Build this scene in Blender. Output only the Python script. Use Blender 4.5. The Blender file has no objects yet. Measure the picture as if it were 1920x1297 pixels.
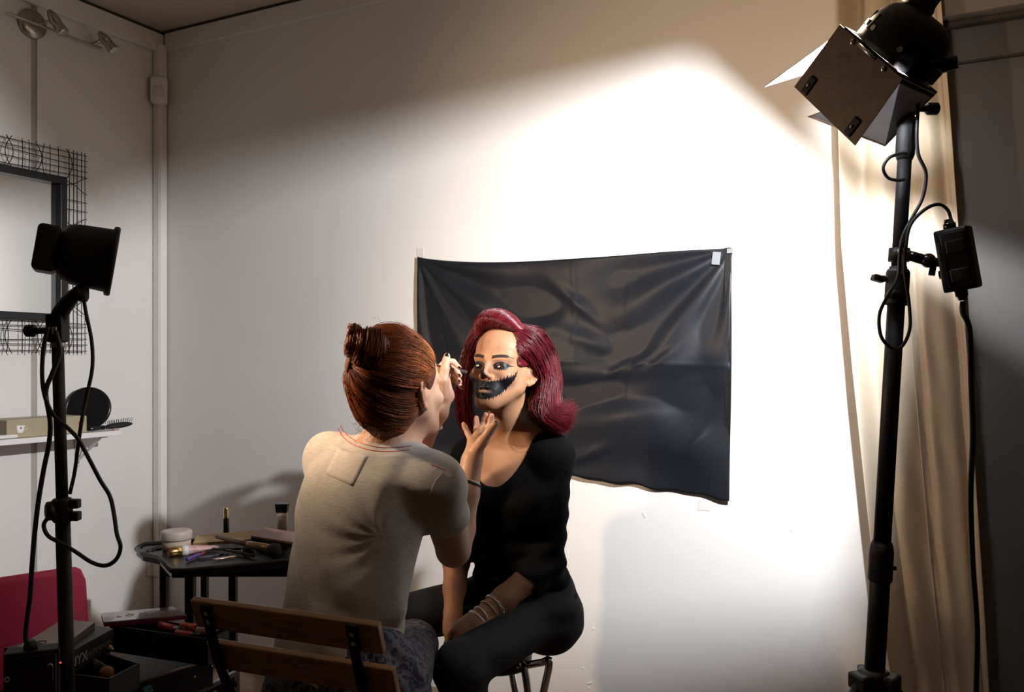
import bpy, bmesh, math, random
import numpy as np
from mathutils import Vector, Matrix

SC = bpy.context.scene
COL = SC.collection
random.seed(7)
RNG = np.random.default_rng(11)

# ------------------------------------------------------------------ camera
# Room frame: the corner of the two white walls is the origin, wall_back runs along +X
# (plane y=0), wall_left along -Y (plane x=0).
FPX = 1629.0                      # focal length in pixels of a 1920 px wide frame
HORIZON = 677.0
CAM = Vector((3.208, -2.76, 1.22))
YAW = math.radians(27.3)
F = Vector((-math.sin(YAW), math.cos(YAW), 0))
R = Vector((math.cos(YAW), math.sin(YAW), 0))
UP = Vector((0, 0, 1))
cam_data = bpy.data.cameras.new('camera')
cam_data.sensor_width = 36
cam_data.lens = FPX / 1920 * 36
cam_data.shift_y = (HORIZON - 648.5) / 1920
cam_data.clip_start = 0.05
cam = bpy.data.objects.new('camera', cam_data)
COL.objects.link(cam)
cam.location = CAM
cam.rotation_euler = (math.pi / 2, 0, YAW)
SC.camera = cam


def P(px, py, d):
    """the point of the room at distance d along the view axis that the photo shows at px, py"""
    return CAM + F * d + R * ((px - 960.0) / FPX * d) + UP * ((HORIZON - py) / FPX * d)


def C(lat, d, z):
    v = CAM + F * d + R * lat
    return Vector((v.x, v.y, z))


# ------------------------------------------------------------------ light
world = bpy.data.worlds.new('world')
SC.world = world
world.use_nodes = True
world.node_tree.nodes['Background'].inputs[0].default_value = (1.0, 0.86, 0.70, 1)
world.node_tree.nodes['Background'].inputs[1].default_value = 0.004
SC.view_settings.view_transform = 'Standard'
SC.view_settings.look = 'None'
SC.view_settings.exposure = 0.0
SC.view_settings.gamma = 1.0
SC.view_settings.use_curve_mapping = False

KEY_POS = P(1670, 114, 1.555)                      # studio lamp with barn doors
KEY_AX = (R * -0.489 + F * 0.559 + UP * -0.669).normalized()
KEY_POWER = 210.0
FILL_POS = P(168, 482, 1.9)                        # dish lamp on the stand at the other side
FILL_AIM = P(800, 600, 2.24)
FILL_POWER = 46.0


def spot(name, loc, direction, power, color, size_deg, blend, radius):
    l = bpy.data.lights.new(name, 'SPOT')
    l.energy = power
    l.color = color
    l.spot_size = math.radians(size_deg)
    l.spot_blend = blend
    l.shadow_soft_size = radius
    o = bpy.data.objects.new(name, l)
    COL.objects.link(o)
    o.location = loc
    o.rotation_euler = direction.to_track_quat('-Z', 'Y').to_euler()
    return o


spot('key_lamp_light', KEY_POS, KEY_AX, KEY_POWER, (0.95, 0.965, 1.0), 168, 0.1, 0.014)
spot('fill_lamp_light', FILL_POS + (FILL_AIM - FILL_POS).normalized() * 0.07, (FILL_AIM - FILL_POS).normalized(),
     FILL_POWER, (1.0, 0.71, 0.46), 125, 0.9, 0.03)

# ------------------------------------------------------------------ materials


def nt(m):
    return m.node_tree.nodes, m.node_tree.links


MATS = {}


def mat(name, col, rough=0.5, metal=0.0, var=0.06, scale=14.0, bump=0.0, bscale=60.0, spec=0.5, sheen=0.0,
        coat=0.0, trans=0.0, emit=None, estr=0.0, stretch=None, attr=None, sss=0.0, ior=1.45, aniso=0.0, alpha=1.0):
    """procedural principled material: noise moves the colour and roughness, a second noise the fine relief"""
    if name in MATS:
        return MATS[name]
    m = bpy.data.materials.new(name)
    m.use_nodes = True
    N, L = nt(m)
    b = N['Principled BSDF']
    tc = N.new('ShaderNodeTexCoord')
    mp = N.new('ShaderNodeMapping')
    L.new(tc.outputs['Object'], mp.inputs[0])
    if stretch:
        mp.inputs['Scale'].default_value = stretch
    ns = N.new('ShaderNodeTexNoise')
    ns.inputs['Scale'].default_value = scale
    ns.inputs['Detail'].default_value = 5
    L.new(mp.outputs[0], ns.inputs['Vector'])
    rr = N.new('ShaderNodeMapRange')
    rr.inputs['From Min'].default_value = 0.25
    rr.inputs['From Max'].default_value = 0.75
    rr.inputs['To Min'].default_value = 1 - var
    rr.inputs['To Max'].default_value = 1 + var
    L.new(ns.outputs['Fac'], rr.inputs['Value'])
    mul = N.new('ShaderNodeVectorMath')
    mul.operation = 'SCALE'
    if attr:
        at = N.new('ShaderNodeAttribute')
        at.attribute_name = attr
        L.new(at.outputs['Color'], mul.inputs[0])
    else:
        mul.inputs[0].default_value = col[:3]
    L.new(rr.outputs[0], mul.inputs['Scale'])
    L.new(mul.outputs[0], b.inputs['Base Color'])
    b.inputs['Roughness'].default_value = rough
    b.inputs['Metallic'].default_value = metal
    b.inputs['Specular IOR Level'].default_value = spec
    b.inputs['Sheen Weight'].default_value = sheen
    b.inputs['Coat Weight'].default_value = coat
    b.inputs['Transmission Weight'].default_value = trans
    b.inputs['IOR'].default_value = ior
    b.inputs['Anisotropic'].default_value = aniso
    b.inputs['Alpha'].default_value = alpha
    if sss:
        b.inputs['Subsurface Weight'].default_value = sss
        b.inputs['Subsurface Radius'].default_value = (0.012, 0.005, 0.003)
        b.inputs['Subsurface Scale'].default_value = 1.0
    if emit:
        b.inputs['Emission Color'].default_value = (*emit, 1)
        b.inputs['Emission Strength'].default_value = estr
    if bump:
        n2 = N.new('ShaderNodeTexNoise')
        n2.inputs['Scale'].default_value = bscale
        n2.inputs['Detail'].default_value = 4
        L.new(mp.outputs[0], n2.inputs['Vector'])
        bp = N.new('ShaderNodeBump')
        bp.inputs['Strength'].default_value = bump
        bp.inputs['Distance'].default_value = 0.004
        L.new(n2.outputs['Fac'], bp.inputs['Height'])
        L.new(bp.outputs[0], b.inputs['Normal'])
    MATS[name] = m
    return m


# ------------------------------------------------------------------ object helpers


def tag(o, label=None, cat=None, group=None, kind=None):
    if label:
        o['label'] = label
    if cat:
        o['category'] = cat
    if group:
        o['group'] = group
    if kind:
        o['kind'] = kind
    return o


def thing(name, label, cat, loc, rz=0.0, group=None):
    o = bpy.data.objects.new(name, None)
    COL.objects.link(o)
    o.empty_display_size = 0.05
    o.location = loc
    o.rotation_euler = (0, 0, rz)
    return tag(o, label, cat, group)


def put(name, me, m, parent=None, smooth=False):
    o = bpy.data.objects.new(name, me)
    COL.objects.link(o)
    if m is not None:
        for x in (m if isinstance(m, (list, tuple)) else [m]):
            me.materials.append(x)
    if smooth:
        me.polygons.foreach_set('use_smooth', [True] * len(me.polygons))
    if parent is not None:
        o.parent = parent
        # geometry is modelled in world coordinates: cancel the parents' transform
        M = Matrix.Identity(4)
        chain = []
        q = parent
        while q is not None:
            chain.append(Matrix.LocRotScale(q.location, q.rotation_euler, q.scale) if q.type == 'EMPTY' else q.matrix_parent_inverse)
            q = q.parent
        for c in reversed(chain):
            M = M @ c
        o.matrix_parent_inverse = M.inverted()
    return o


def frame(z, hint=UP):
    """orthonormal 3x3 whose third column is z and whose first is across hint"""
    z = Vector(z).normalized()
    x = Vector(hint).cross(z)
    if x.length < 1e-4:
        x = Vector((1, 0, 0)).cross(z)
        if x.length < 1e-4:
            x = Vector((0, 1, 0)).cross(z)
    x.normalize()
    y = z.cross(x)
    return Matrix((x, y, z)).transposed()


class MB:
    """collects shapes (world coordinates) into one mesh"""

    def __init__(self):
        self.bm = bmesh.new()

    def _merge(self, b2, M, mi=0):
        b2.transform(M)
        off = {}
        for v in b2.verts:
            off[v.index] = self.bm.verts.new(v.co)
        for f in b2.faces:
            try:
                nf = self.bm.faces.new([off[v.index] for v in f.verts])
                nf.material_index = mi
                nf.smooth = f.smooth
            except ValueError:
                pass
        b2.free()

    def box(self, c, size, rot=None, bevel=0.0, seg=2, mi=0, taper=None):
        b = bmesh.new()
        bmesh.ops.create_cube(b, size=1.0)
        for v in b.verts:
            v.co = Vector((v.co.x * size[0], v.co.y * size[1], v.co.z * size[2]))
            if taper and v.co.z > 0:
                v.co.x *= taper[0]
                v.co.y *= taper[1]
        if bevel:
            bmesh.ops.bevel(b, geom=b.edges[:], offset=bevel, segments=seg, affect='EDGES', profile=0.5)
        b.verts.index_update()
        Rm = rot.to_4x4() if rot is not None else Matrix.Identity(4)
        self._merge(b, Matrix.Translation(c) @ Rm, mi)
        return self

    def hexa(self, pts, mi=0):
        """8 points: bottom quad then top quad"""
        v = [self.bm.verts.new(p) for p in pts]
        for f in ((3, 2, 1, 0), (4, 5, 6, 7), (0, 1, 5, 4), (1, 2, 6, 5), (2, 3, 7, 6), (3, 0, 4, 7)):
            nf = self.bm.faces.new([v[i] for i in f])
            nf.material_index = mi
        return self

    def slab(self, quad, thick, mi=0):
        q = [Vector(p) for p in quad]
        n = (q[1] - q[0]).cross(q[3] - q[0]).normalized() * thick
        return self.hexa(q + [p + n for p in q], mi)

    def cyl(self, a, b, r0, r1=None, n=20, mi=0, cap=True):
        a, b = Vector(a), Vector(b)
        r1 = r0 if r1 is None else r1
        M = frame(b - a)
        return self.rings([(a, r0), (b, r1)], M, n, mi, cap)

    def rings(self, secs, M, n=20, mi=0, cap=True, ell=(1, 1)):
        rs = []
        for c, r in secs:
            ring = []
            for i in range(n):
                t = 2 * math.pi * i / n
                ring.append(self.bm.verts.new(Vector(c) + M @ Vector((math.cos(t) * r * ell[0], math.sin(t) * r * ell[1], 0))))
            rs.append(ring)
        for k in range(len(rs) - 1):
            for i in range(n):
                f = self.bm.faces.new((rs[k][i], rs[k][(i + 1) % n], rs[k + 1][(i + 1) % n], rs[k + 1][i]))
                f.smooth = True
                f.material_index = mi
        if cap:
            f = self.bm.faces.new(list(reversed(rs[0])))
            f.material_index = mi
            f = self.bm.faces.new(rs[-1])
            f.material_index = mi
        return self

    def lathe(self, base, axis, prof, n=28, mi=0, cap=True, hint=UP, ell=(1, 1)):
        """prof: (distance along axis, radius)"""
        axis = Vector(axis).normalized()
        return self.rings([(Vector(base) + axis * t, max(r, 1e-5)) for t, r in prof], frame(axis, hint), n, mi, cap, ell)

    def tube(self, pts, r, n=8, mi=0, sub=0, cap=True):
        pts = [Vector(p) for p in pts]
        if sub:
            pts = crom(pts, sub)
        m = len(pts)
        rad = r if isinstance(r, (list, tuple)) else [r] * m
        if len(rad) != m:
            rad = list(np.interp(np.linspace(0, 1, m), np.linspace(0, 1, len(rad)), rad))
        t0 = (pts[1] - pts[0]).normalized()
        M = frame(t0)
        x = M.col[0].copy()
        rs = []
        for i in range(m):
            t = (pts[min(i + 1, m - 1)] - pts[max(i - 1, 0)]).normalized()
            x = (x - t * x.dot(t)).normalized()
            y = t.cross(x)
            rs.append([self.bm.verts.new(pts[i] + (x * math.cos(2 * math.pi * j / n) + y * math.sin(2 * math.pi * j / n)) * rad[i]) for j in range(n)])
        for k in range(m - 1):
            for j in range(n):
                f = self.bm.faces.new((rs[k][j], rs[k][(j + 1) % n], rs[k + 1][(j + 1) % n], rs[k + 1][j]))
                f.smooth = True
                f.material_index = mi
        if cap:
            self.bm.faces.new(list(reversed(rs[0]))).material_index = mi
            self.bm.faces.new(rs[-1]).material_index = mi
        return self

    def prism(self, poly, M, h, mi=0, bevel=0.0):
        """2-D polygon (x, y) extruded by h along z of the 4x4 M"""
        b = bmesh.new()
        lo = [b.verts.new((x, y, 0)) for x, y in poly]
        hi = [b.verts.new((x, y, h)) for x, y in poly]
        n = len(poly)
        b.faces.new(list(reversed(lo)))
        b.faces.new(hi)
        for i in range(n):
            b.faces.new((lo[i], lo[(i + 1) % n], hi[(i + 1) % n], hi[i]))
        if bevel:
            bmesh.ops.bevel(b, geom=b.edges[:], offset=bevel, segments=2, affect='EDGES', profile=0.5)
        b.verts.index_update()
        self._merge(b, M, mi)
        return self

    def ball(self, c, r, M=None, n=16, mi=0):
        b = bmesh.new()
        bmesh.ops.create_uvsphere(b, u_segments=n, v_segments=max(6, n * 2 // 3), radius=1.0)
        rr = r if isinstance(r, (tuple, list)) else (r, r, r)
        for v in b.verts:
            v.co = Vector((v.co.x * rr[0], v.co.y * rr[1], v.co.z * rr[2]))
        for f in b.faces:
            f.smooth = True
        b.verts.index_update()
        self._merge(b, Matrix.Translation(c) @ (M.to_4x4() if M is not None else Matrix.Identity(4)), mi)
        return self

    def torus(self, c, axis, r, rt, n=32, k=8, mi=0, ell=(1, 1), arc=(0, 1)):
        M = frame(axis)
        full = arc == (0, 1)
        pts = []
        cnt = n if full else n + 1
        for i in range(cnt):
            t = 2 * math.pi * (arc[0] + (arc[1] - arc[0]) * i / n)
            pts.append(Vector(c) + M @ Vector((math.cos(t) * r * ell[0], math.sin(t) * r * ell[1], 0)))
        if full:
            pts.append(pts[0].copy())
        return self.tube(pts, rt, k, mi, cap=not full)

    def mesh(self, name='mesh', recalc=True):
        if recalc:
            bmesh.ops.recalc_face_normals(self.bm, faces=self.bm.faces[:])
        me = bpy.data.meshes.new(name)
        self.bm.to_mesh(me)
        self.bm.free()
        return me

    def put(self, name, m, parent=None, label=None, recalc=True):
        o = put(name, self.mesh(name, recalc), m, parent)
        if label:
            o['label'] = label
        return o


def crom(pts, sub):
    """Catmull-Rom through the points, sub steps per span"""
    pts = [Vector(p) for p in pts]
    q = [pts[0] * 2 - pts[1]] + pts + [pts[-1] * 2 - pts[-2]]
    out = []
    for i in range(1, len(q) - 2):
        a, b, c, d = q[i - 1], q[i], q[i + 1], q[i + 2]
        for s in range(sub):
            t = s / sub
            out.append(0.5 * ((2 * b) + (c - a) * t + (2 * a - 5 * b + 4 * c - d) * t * t + (3 * b - a - 3 * c + d) * t ** 3))
    out.append(pts[-1])
    return out


def arrmesh(name, V, Fq):
    """mesh from numpy verts and equal-sided faces"""
    me = bpy.data.meshes.new(name)
    V = np.asarray(V, np.float32)
    Fq = np.asarray(Fq, np.int32)
    k = Fq.shape[1]
    me.vertices.add(len(V))
    me.vertices.foreach_set('co', V.ravel())
    me.loops.add(Fq.size)
    me.loops.foreach_set('vertex_index', Fq.ravel())
    me.polygons.add(len(Fq))
    me.polygons.foreach_set('loop_start', np.arange(0, Fq.size, k, dtype=np.int32))
    me.polygons.foreach_set('loop_total', np.full(len(Fq), k, np.int32))
    me.update(calc_edges=True)
    me.validate()
    return me


def text(name, body, size, M, m, parent, depth=0.0004):
    """lettering as a thin mesh: M places it (x along the line, y up the letters)"""
    cu = bpy.data.curves.new(name, 'FONT')
    cu.body = body
    cu.size = size
    cu.extrude = depth
    cu.align_x = 'CENTER'
    cu.align_y = 'CENTER'
    to = bpy.data.objects.new(name, cu)
    COL.objects.link(to)
    dg = bpy.context.evaluated_depsgraph_get()
    me = bpy.data.meshes.new_from_object(to.evaluated_get(dg))
    bpy.data.objects.remove(to)
    me.transform(M)
    me.materials.clear()
    return put(name, me, m, parent)


def M4(o, x, y, z):
    m = Matrix((Vector(x), Vector(y), Vector(z))).transposed().to_4x4()
    m.translation = o
    return m
# ------------------------------------------------------------------ the room
H = 2.70
white = mat('white_paint', (0.80, 0.768, 0.735), 0.62, var=0.025, scale=2.2, bump=0.05, bscale=240)
white_trim = mat('white_trim_plastic', (0.82, 0.79, 0.76), 0.4, var=0.02)
grey_wall = mat('shade_darkened_wall_paint', (0.10, 0.094, 0.09), 0.7, var=0.05, scale=3, bump=0.05, bscale=200)  # unlit wall: its shade is put into this dark base colour
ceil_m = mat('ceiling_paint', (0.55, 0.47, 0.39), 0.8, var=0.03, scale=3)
floor_m = mat('brown_wood_floor', (0.20, 0.13, 0.08), 0.45, var=0.25, scale=5, stretch=(0.6, 8, 1))
gap_m = mat('dark_joint', (0.05, 0.042, 0.035), 0.9)
strip_m = mat('joint_strip', (0.42, 0.39, 0.36), 0.6)
WX = 3.10                                            # where the white back wall ends at the curtain


def struct(name, mb, m):
    return tag(mb.put(name, m), kind='structure')


wb = struct('wall_back', MB().box((WX / 2 - 0.05, 0.05, H / 2), (WX + 0.1, 0.1, H)), white)
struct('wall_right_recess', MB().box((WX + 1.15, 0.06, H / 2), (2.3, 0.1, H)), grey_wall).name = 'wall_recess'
# wall_left: big boards with a flat joint strip between them
wl = struct('wall_left', MB().box((-0.065, -2.3, H / 2), (0.1, 4.8, H)), gap_m)
seam_y = P(64, 600, -CAM.x / (F.x + R.x * (64 - 960) / FPX)).y
for (y0, y1) in ((-0.0, seam_y + 0.012), (seam_y - 0.012, -2.4), (-2.424, -4.6)):
    MB().box((-0.0075, (y0 + y1) / 2, H / 2), (0.015, abs(y1 - y0), H), bevel=0.001, seg=1).put('panel', white, wl)
MB().box((-0.011, seam_y, H / 2), (0.012, 0.024, H)).put('joint_strip', strip_m, wl)
tan_wall = mat('tan_wall_paint', (0.24, 0.16, 0.10), 0.7, var=0.05, scale=3)
struct('wall_right', MB().box((5.15, -2.3, H / 2), (0.1, 4.8, H)), tan_wall)
struct('wall_front', MB().box((2.5, -4.75, H / 2), (5.4, 0.1, H)), tan_wall)
struct('floor', MB().box((2.5, -2.3, -0.05), (5.4, 5.0, 0.1)), floor_m)
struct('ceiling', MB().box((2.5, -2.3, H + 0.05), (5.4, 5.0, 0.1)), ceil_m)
# cornices and the shadow gap under the ceiling
struct('trim_1', MB().box((0.012, -2.3, H - 0.055), (0.024, 4.6, 0.085), bevel=0.004), white)
struct('trim_2', MB().box((WX / 2 + 0.02, -0.008, H - 0.052), (WX - 0.04, 0.016, 0.078), bevel=0.003), white)
struct('trim_3', MB().box((0.009, -2.3, H - 0.006), (0.018, 4.6, 0.012)).box((WX / 2 + .01, -0.006, H - 0.006), (WX - .02, 0.012, 0.012)), gap_m)
# box beam and panel edge over the recess at the right
hz = P(1800, 42, 2.43).z
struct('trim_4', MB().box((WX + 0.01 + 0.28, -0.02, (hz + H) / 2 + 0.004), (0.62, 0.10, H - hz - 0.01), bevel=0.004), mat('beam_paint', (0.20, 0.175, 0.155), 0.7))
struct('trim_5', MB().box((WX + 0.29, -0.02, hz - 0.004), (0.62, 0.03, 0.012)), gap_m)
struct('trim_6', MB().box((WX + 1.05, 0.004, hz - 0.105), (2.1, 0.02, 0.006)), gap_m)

# white cable conduit in the corner (two lengths) with a motion sensor between them
for (ya, yb) in ((80, 142), (193, 1285)):
    za, zb = P(306, ya, 3.86).z, P(306, yb, 3.86).z
    t = thing('cable_conduit', 'white square cable conduit running down the room corner below the motion sensor' if ya > 100 else
              'short white cable conduit in the room corner above the motion sensor', 'conduit', (0.03, -0.03, min(za, zb)))
    MB().box((0.024, -0.026, (za + zb) / 2), (0.036, 0.046, za - zb), bevel=0.002).put('channel', white_trim, t)
    MB().box((0.044, -0.026, (za + zb) / 2), (0.006, 0.036, za - zb - 0.004), bevel=0.002).put('cover', white_trim, t)
sz0, sz1 = P(302, 193, 3.84).z, P(302, 142, 3.84).z
t = thing('motion_sensor', 'white rounded motion sensor mounted high in the room corner', 'sensor', (0.05, -0.05, sz0))
cx = Vector((0.045, -0.05, (sz0 + sz1) / 2))
fr = frame(Vector((1, -1, 0)), UP)
MB().box(cx, (0.072, sz1 - sz0, 0.05), fr, bevel=0.014, seg=3).put('housing', white_trim, t)
MB().box(cx + fr @ Vector((0, -0.012, 0.018)), (0.048, 0.055, 0.03), fr, bevel=0.012, seg=3).put('lens', mat('sensor_lens', (0.74, 0.71, 0.68), 0.25), t)

# small marks and dents on the white wall
chip = mat('wall_chip', (0.9, 0.88, 0.85), 0.8)
scuff = mat('wall_scuff', (0.55, 0.50, 0.46), 0.8)


def on_wall(px, py, off=0.001):
    d = (-off - CAM.y) / (F.y + R.y * (px - 960) / FPX)
    return P(px, py, d)


for px, py, a, l in ((1208, 965, 1.1, .020), (1485, 994, 0, .008), (1093, 1252, 0, .006), (1106, 1280, -0.5, .018), (1112, 1178, 0, .006), (1095, 231, .4, .007), (1105, 1290, 0, 0.006)):
    MB().box(on_wall(px, py), (l, 0.002, 0.006), Matrix.Rotation(a, 3, 'Y'), bevel=0.0008, seg=1).put('wall_chip', chip, wb)
for px, py, w, h in ((1030, 474, .05, .02), (788, 475, .03, .04), (1320, 948, .04, .03)):
    MB().box(on_wall(px, py, 0.0006), (w, 0.0012, h)).put('tape_residue', mat('tape_residue', (0.72, 0.68, 0.64), 0.35), wb)

# ------------------------------------------------------------------ black backdrop cloth


def wall_xz(px, py, off=0.012):
    v = on_wall(px, py, off)
    return v.x, v.z


TL, TR, BR, BL = wall_xz(783, 481), wall_xz(1373, 465), wall_xz(1368, 936), wall_xz(783, 872)
NU, NV = 150, 110
U, Vv = np.meshgrid(np.linspace(0, 1, NU), np.linspace(0, 1, NV))


def bil(a, b, c, d):
    return a * (1 - U) * (1 - Vv) + b * U * (1 - Vv) + c * U * Vv + d * (1 - U) * Vv


X = bil(TL[0], TR[0], BR[0], BL[0])
Z = bil(TL[1], TR[1], BR[1], BL[1])
Z -= 0.036 * (np.sin(np.pi * U ** 0.72)) ** 1.1 * (1 - Vv) ** 1.5 * (1 - 0.55 * U)
Z += 0.030 * np.sin(np.pi * U) * Vv ** 2 * (U > 0) * (0.35 + 0.9 * (1 - U))
Z += 0.0035 * np.sin(U * 37) * Vv ** 6 + 0.003 * np.sin(U * 61 + 1) * Vv ** 8
Yd = 0.010 + 0.0 * U
# folds that radiate from the pinned corners, soft belly, creases from folding the cloth
ang1 = np.arctan2(Vv * 0.8, U * 1.2 + 1e-3)
r1 = np.hypot(U * 1.2, Vv * 0.8)
Yd += 0.015 * np.sin(ang1 * 13 + 0.6) * np.exp(-r1 * 1.5) * np.minimum(1, r1 * 5)
ang2 = np.arctan2(Vv * 0.8, (1 - U) * 1.2 + 1e-3)
r2 = np.hypot((1 - U) * 1.2, Vv * 0.8)
Yd += 0.014 * np.sin(ang2 * 12 + 2.1) * np.exp(-r2 * 1.7) * np.minimum(1, r2 * 5)
for cx_, cy_, aa, ln, am, wd in ((.45, .32, .5, .25, .006, .04), (.6, .38, -.35, .22, .006, .03), (.72, .5, .15, .3, .007, .035), (.8, .62, .1, .25, -.006, .03),
                                 (.65, .72, .2, .3, .006, .05), (.85, .3, .9, .2, .005, .03), (.3, .6, .8, .3, .006, .05), (.55, .2, -.7, .14, .006, .02),
                                 (.75, .46, .6, .08, .005, .012), (.82, .44, .7, .07, .005, .012), (.68, .5, .6, .07, .004, .010), (.9, .8, .9, .1, .004, .012),
                                 (.62, .6, 0.12, .28, -.010, .06), (.75, .8, .05, .4, .008, .08), (.9, .55, .6, .06, .004, .01), (.58, .9, .5, .12, .005, .02)):
    du = (U - cx_) * 1.2
    dv = (Vv - cy_) * 0.8
    s = du * math.cos(aa) - dv * math.sin(aa)
    q = du * math.sin(aa) + dv * math.cos(aa)
    Yd += 1.7 * am * np.exp(-(s / ln) ** 2 * 2 - (q / wd) ** 2)
for cu_ in (0.545, 0.71):                     # pressed fold lines
    Yd += 0.0022 * np.exp(-((U - cu_) / 0.006) ** 2) * np.clip(1.2 - Vv, 0, 1)
Yd += 0.0022 * np.exp(-((Vv - 0.47) / 0.009) ** 2)
lg = RNG.normal(size=(8, 6))
for i in range(24):                            # fine crumples
    fu, fv, ph, am = RNG.uniform(-26, 26), RNG.uniform(-18, 18), RNG.uniform(0, 6.3), RNG.uniform(.0003, .0013)
    Yd += am * np.sin(U * fu + Vv * fv + ph)
Yd += 0.022 * np.exp(-((Vv - 1) / 0.06) ** 2) * (1 - U) * 0.5
Yd = np.maximum(Yd, 0.004)
V = np.stack([X, -Yd, Z], -1).reshape(-1, 3)
idx = np.arange(NU * NV).reshape(NV, NU)
Fq = np.stack([idx[:-1, :-1], idx[1:, :-1], idx[1:, 1:], idx[:-1, 1:]], -1).reshape(-1, 4)
cloth_m = mat('black_satin_cloth', (0.0075, 0.0088, 0.0125), 0.46, var=0.12, scale=8, bump=0.12, bscale=20, spec=0.34, sheen=0.02)
cl = thing('backdrop_cloth', 'black wrinkled fabric backdrop taped to the white wall behind the red-haired woman', 'backdrop', (X.mean(), -0.02, float(Z.min())))
me = arrmesh('cloth', V, Fq)
o = put('sheet', me, cloth_m, cl, True)
sm = o.modifiers.new('thickness', 'SOLIDIFY')
sm.thickness = 0.0018
sm.offset = 1
# the stiff dark hem strip along one side
a, b = Vector((TR[0] - 0.004, -0.010, TR[1] + 0.002)), Vector((BR[0] - 0.004, -0.010, BR[1] - 0.004))
hs = MB()
pts = [a.lerp(b, i / 16) + Vector((0.006 * math.sin(i / 16 * 3.14), -0.006, 0)) for i in range(17)]
for i in range(16):
    p, q = pts[i], pts[i + 1]
    w = Vector((0.020, 0, 0))
    hs.hexa([p - w, p, p + Vector((0, .005, 0)), p - w + Vector((0, .005, 0)), q - w, q, q + Vector((0, .005, 0)), q - w + Vector((0, .005, 0))])
hs.put('hem_strip', mat('black_hem_strip', (0.006, 0.006, 0.007), 0.4), cl)
for px, py, w, h, a in ((1343, 484, .026, .040, .12), (1369, 470, .020, .014, 0)):
    v = on_wall(px, py, 0.024)
    MB().box(v, (w, 0.0012, h), Matrix.Rotation(a, 3, 'Y') ).put('tape_piece', mat('clear_tape', (0.22, 0.23, 0.25), 0.18, spec=0.8), cl)

# ------------------------------------------------------------------ cream curtain
cn_u, cn_v = 150, 80
ztop = 2.62
rows = []
for j in range(cn_v):
    v = j / (cn_v - 1)
    z = ztop * (1 - v) + 0.03 * v
    left = np.interp(z, [0.0, 0.25, 0.7, 1.2, 1.55, 1.9, 2.7], [3.10, 3.05, 2.985, 2.935, 2.905, 2.895, 2.89])
    right = np.interp(z, [0.0, 0.6, 1.2, 1.9, 2.7], [3.30, 3.27, 3.235, 3.19, 3.13])
    row = []
    for i in range(cn_u):
        u = i / (cn_u - 1)
        ph = u ** 1.3 * 2 * math.pi * 2.6
        amp = (0.016 + 0.010 * math.sin(u * 5 + 1)) * min(1, 0.25 + u * 1.6)
        fold = amp * math.sin(ph + 0.35 * math.sin(z * 2.2)) + 0.004 * math.sin(ph * 2.3 + z * 1.3) * u
        y = -0.115 + fold - 0.06 * math.exp(-(u / 0.09) ** 2) * (1 if z < 2.3 else .4) - 0.02 * math.sin(z * 1.7) * (1 - u)
        x = left + (right - left) * (u + 0.028 * math.sin(ph * 1.0 + 1.0))
        y += 0.003 * math.sin(z * 23 + u * 40) * u * (1 - u) * 2
        row.append((x, min(y, -0.02), z))
    rows.append(row)
V = np.array(rows).reshape(-1, 3)
idx = np.arange(cn_u * cn_v).reshape(cn_v, cn_u)
Fq = np.stack([idx[:-1, :-1], idx[1:, :-1], idx[1:, 1:], idx[:-1, 1:]], -1).reshape(-1, 4)
cur = thing('curtain', 'long cream satin curtain hanging in folds beside the tall studio lamp', 'curtain', (3.1, -0.11, 0.03))
cur_m = mat('cream_satin', (0.70, 0.61, 0.48), 0.45, var=0.04, scale=4, bump=0.08, bscale=30, sheen=0.15)
N, L = nt(cur_m)
tr_ = N.new('ShaderNodeBsdfTranslucent')
tr_.inputs[0].default_value = (0.70, 0.56, 0.40, 1)
mx_ = N.new('ShaderNodeMixShader')
mx_.inputs[0].default_value = 0.30
L.new(N['Principled BSDF'].outputs[0], mx_.inputs[1])
L.new(tr_.outputs[0], mx_.inputs[2])
L.new(mx_.outputs[0], N['Material Output'].inputs['Surface'])
o = put('drape', arrmesh('curtain', V, Fq), cur_m, cur, True)
sm = o.modifiers.new('thickness', 'SOLIDIFY')
sm.thickness = 0.002
hem = MB()
for i in range(cn_v - 1):
    pass
hem.tube([Vector(rows[j][75]) + Vector((0, -0.002, 0)) for j in range(10, cn_v)], 0.0022, 5)
hem.put('seam', cur_m, cur)
MB().tube([(2.88, -0.115, ztop), (3.5, -0.115, ztop)], 0.012, 10).put('rail', white_trim, cur)
# ------------------------------------------------------------------ studio lamp with barn doors (right)
blk = mat('black_powder_coat', (0.010, 0.010, 0.011), 0.55, var=0.15, scale=30, bump=0.08, bscale=300, spec=0.28)
blk_soft = mat('black_rubber', (0.010, 0.010, 0.011), 0.6, var=0.1, scale=20)
blk_gloss = mat('black_gloss_plastic', (0.010, 0.010, 0.011), 0.22)
steel = mat('steel', (0.62, 0.61, 0.60), 0.28, metal=1.0)
chrome = mat('chrome', (0.75, 0.75, 0.76), 0.12, metal=1.0, var=0.03)
door_out = mat('dark_brown_heatproof_paint', (0.11, 0.068, 0.042), 0.5, var=0.25, scale=40, bump=0.1, bscale=200)
led_red = mat('red_pilot_led', (0.8, 0.02, 0.02), 0.3, emit=(1, 0.03, 0.03), estr=6.0)

a_ = KEY_AX
s_ = a_.cross(UP).normalized()             # across the head, away from the photographer
u_ = s_.cross(a_).normalized()             # up along the front frame
HS = 0.068                                  # half of the square front frame

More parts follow.
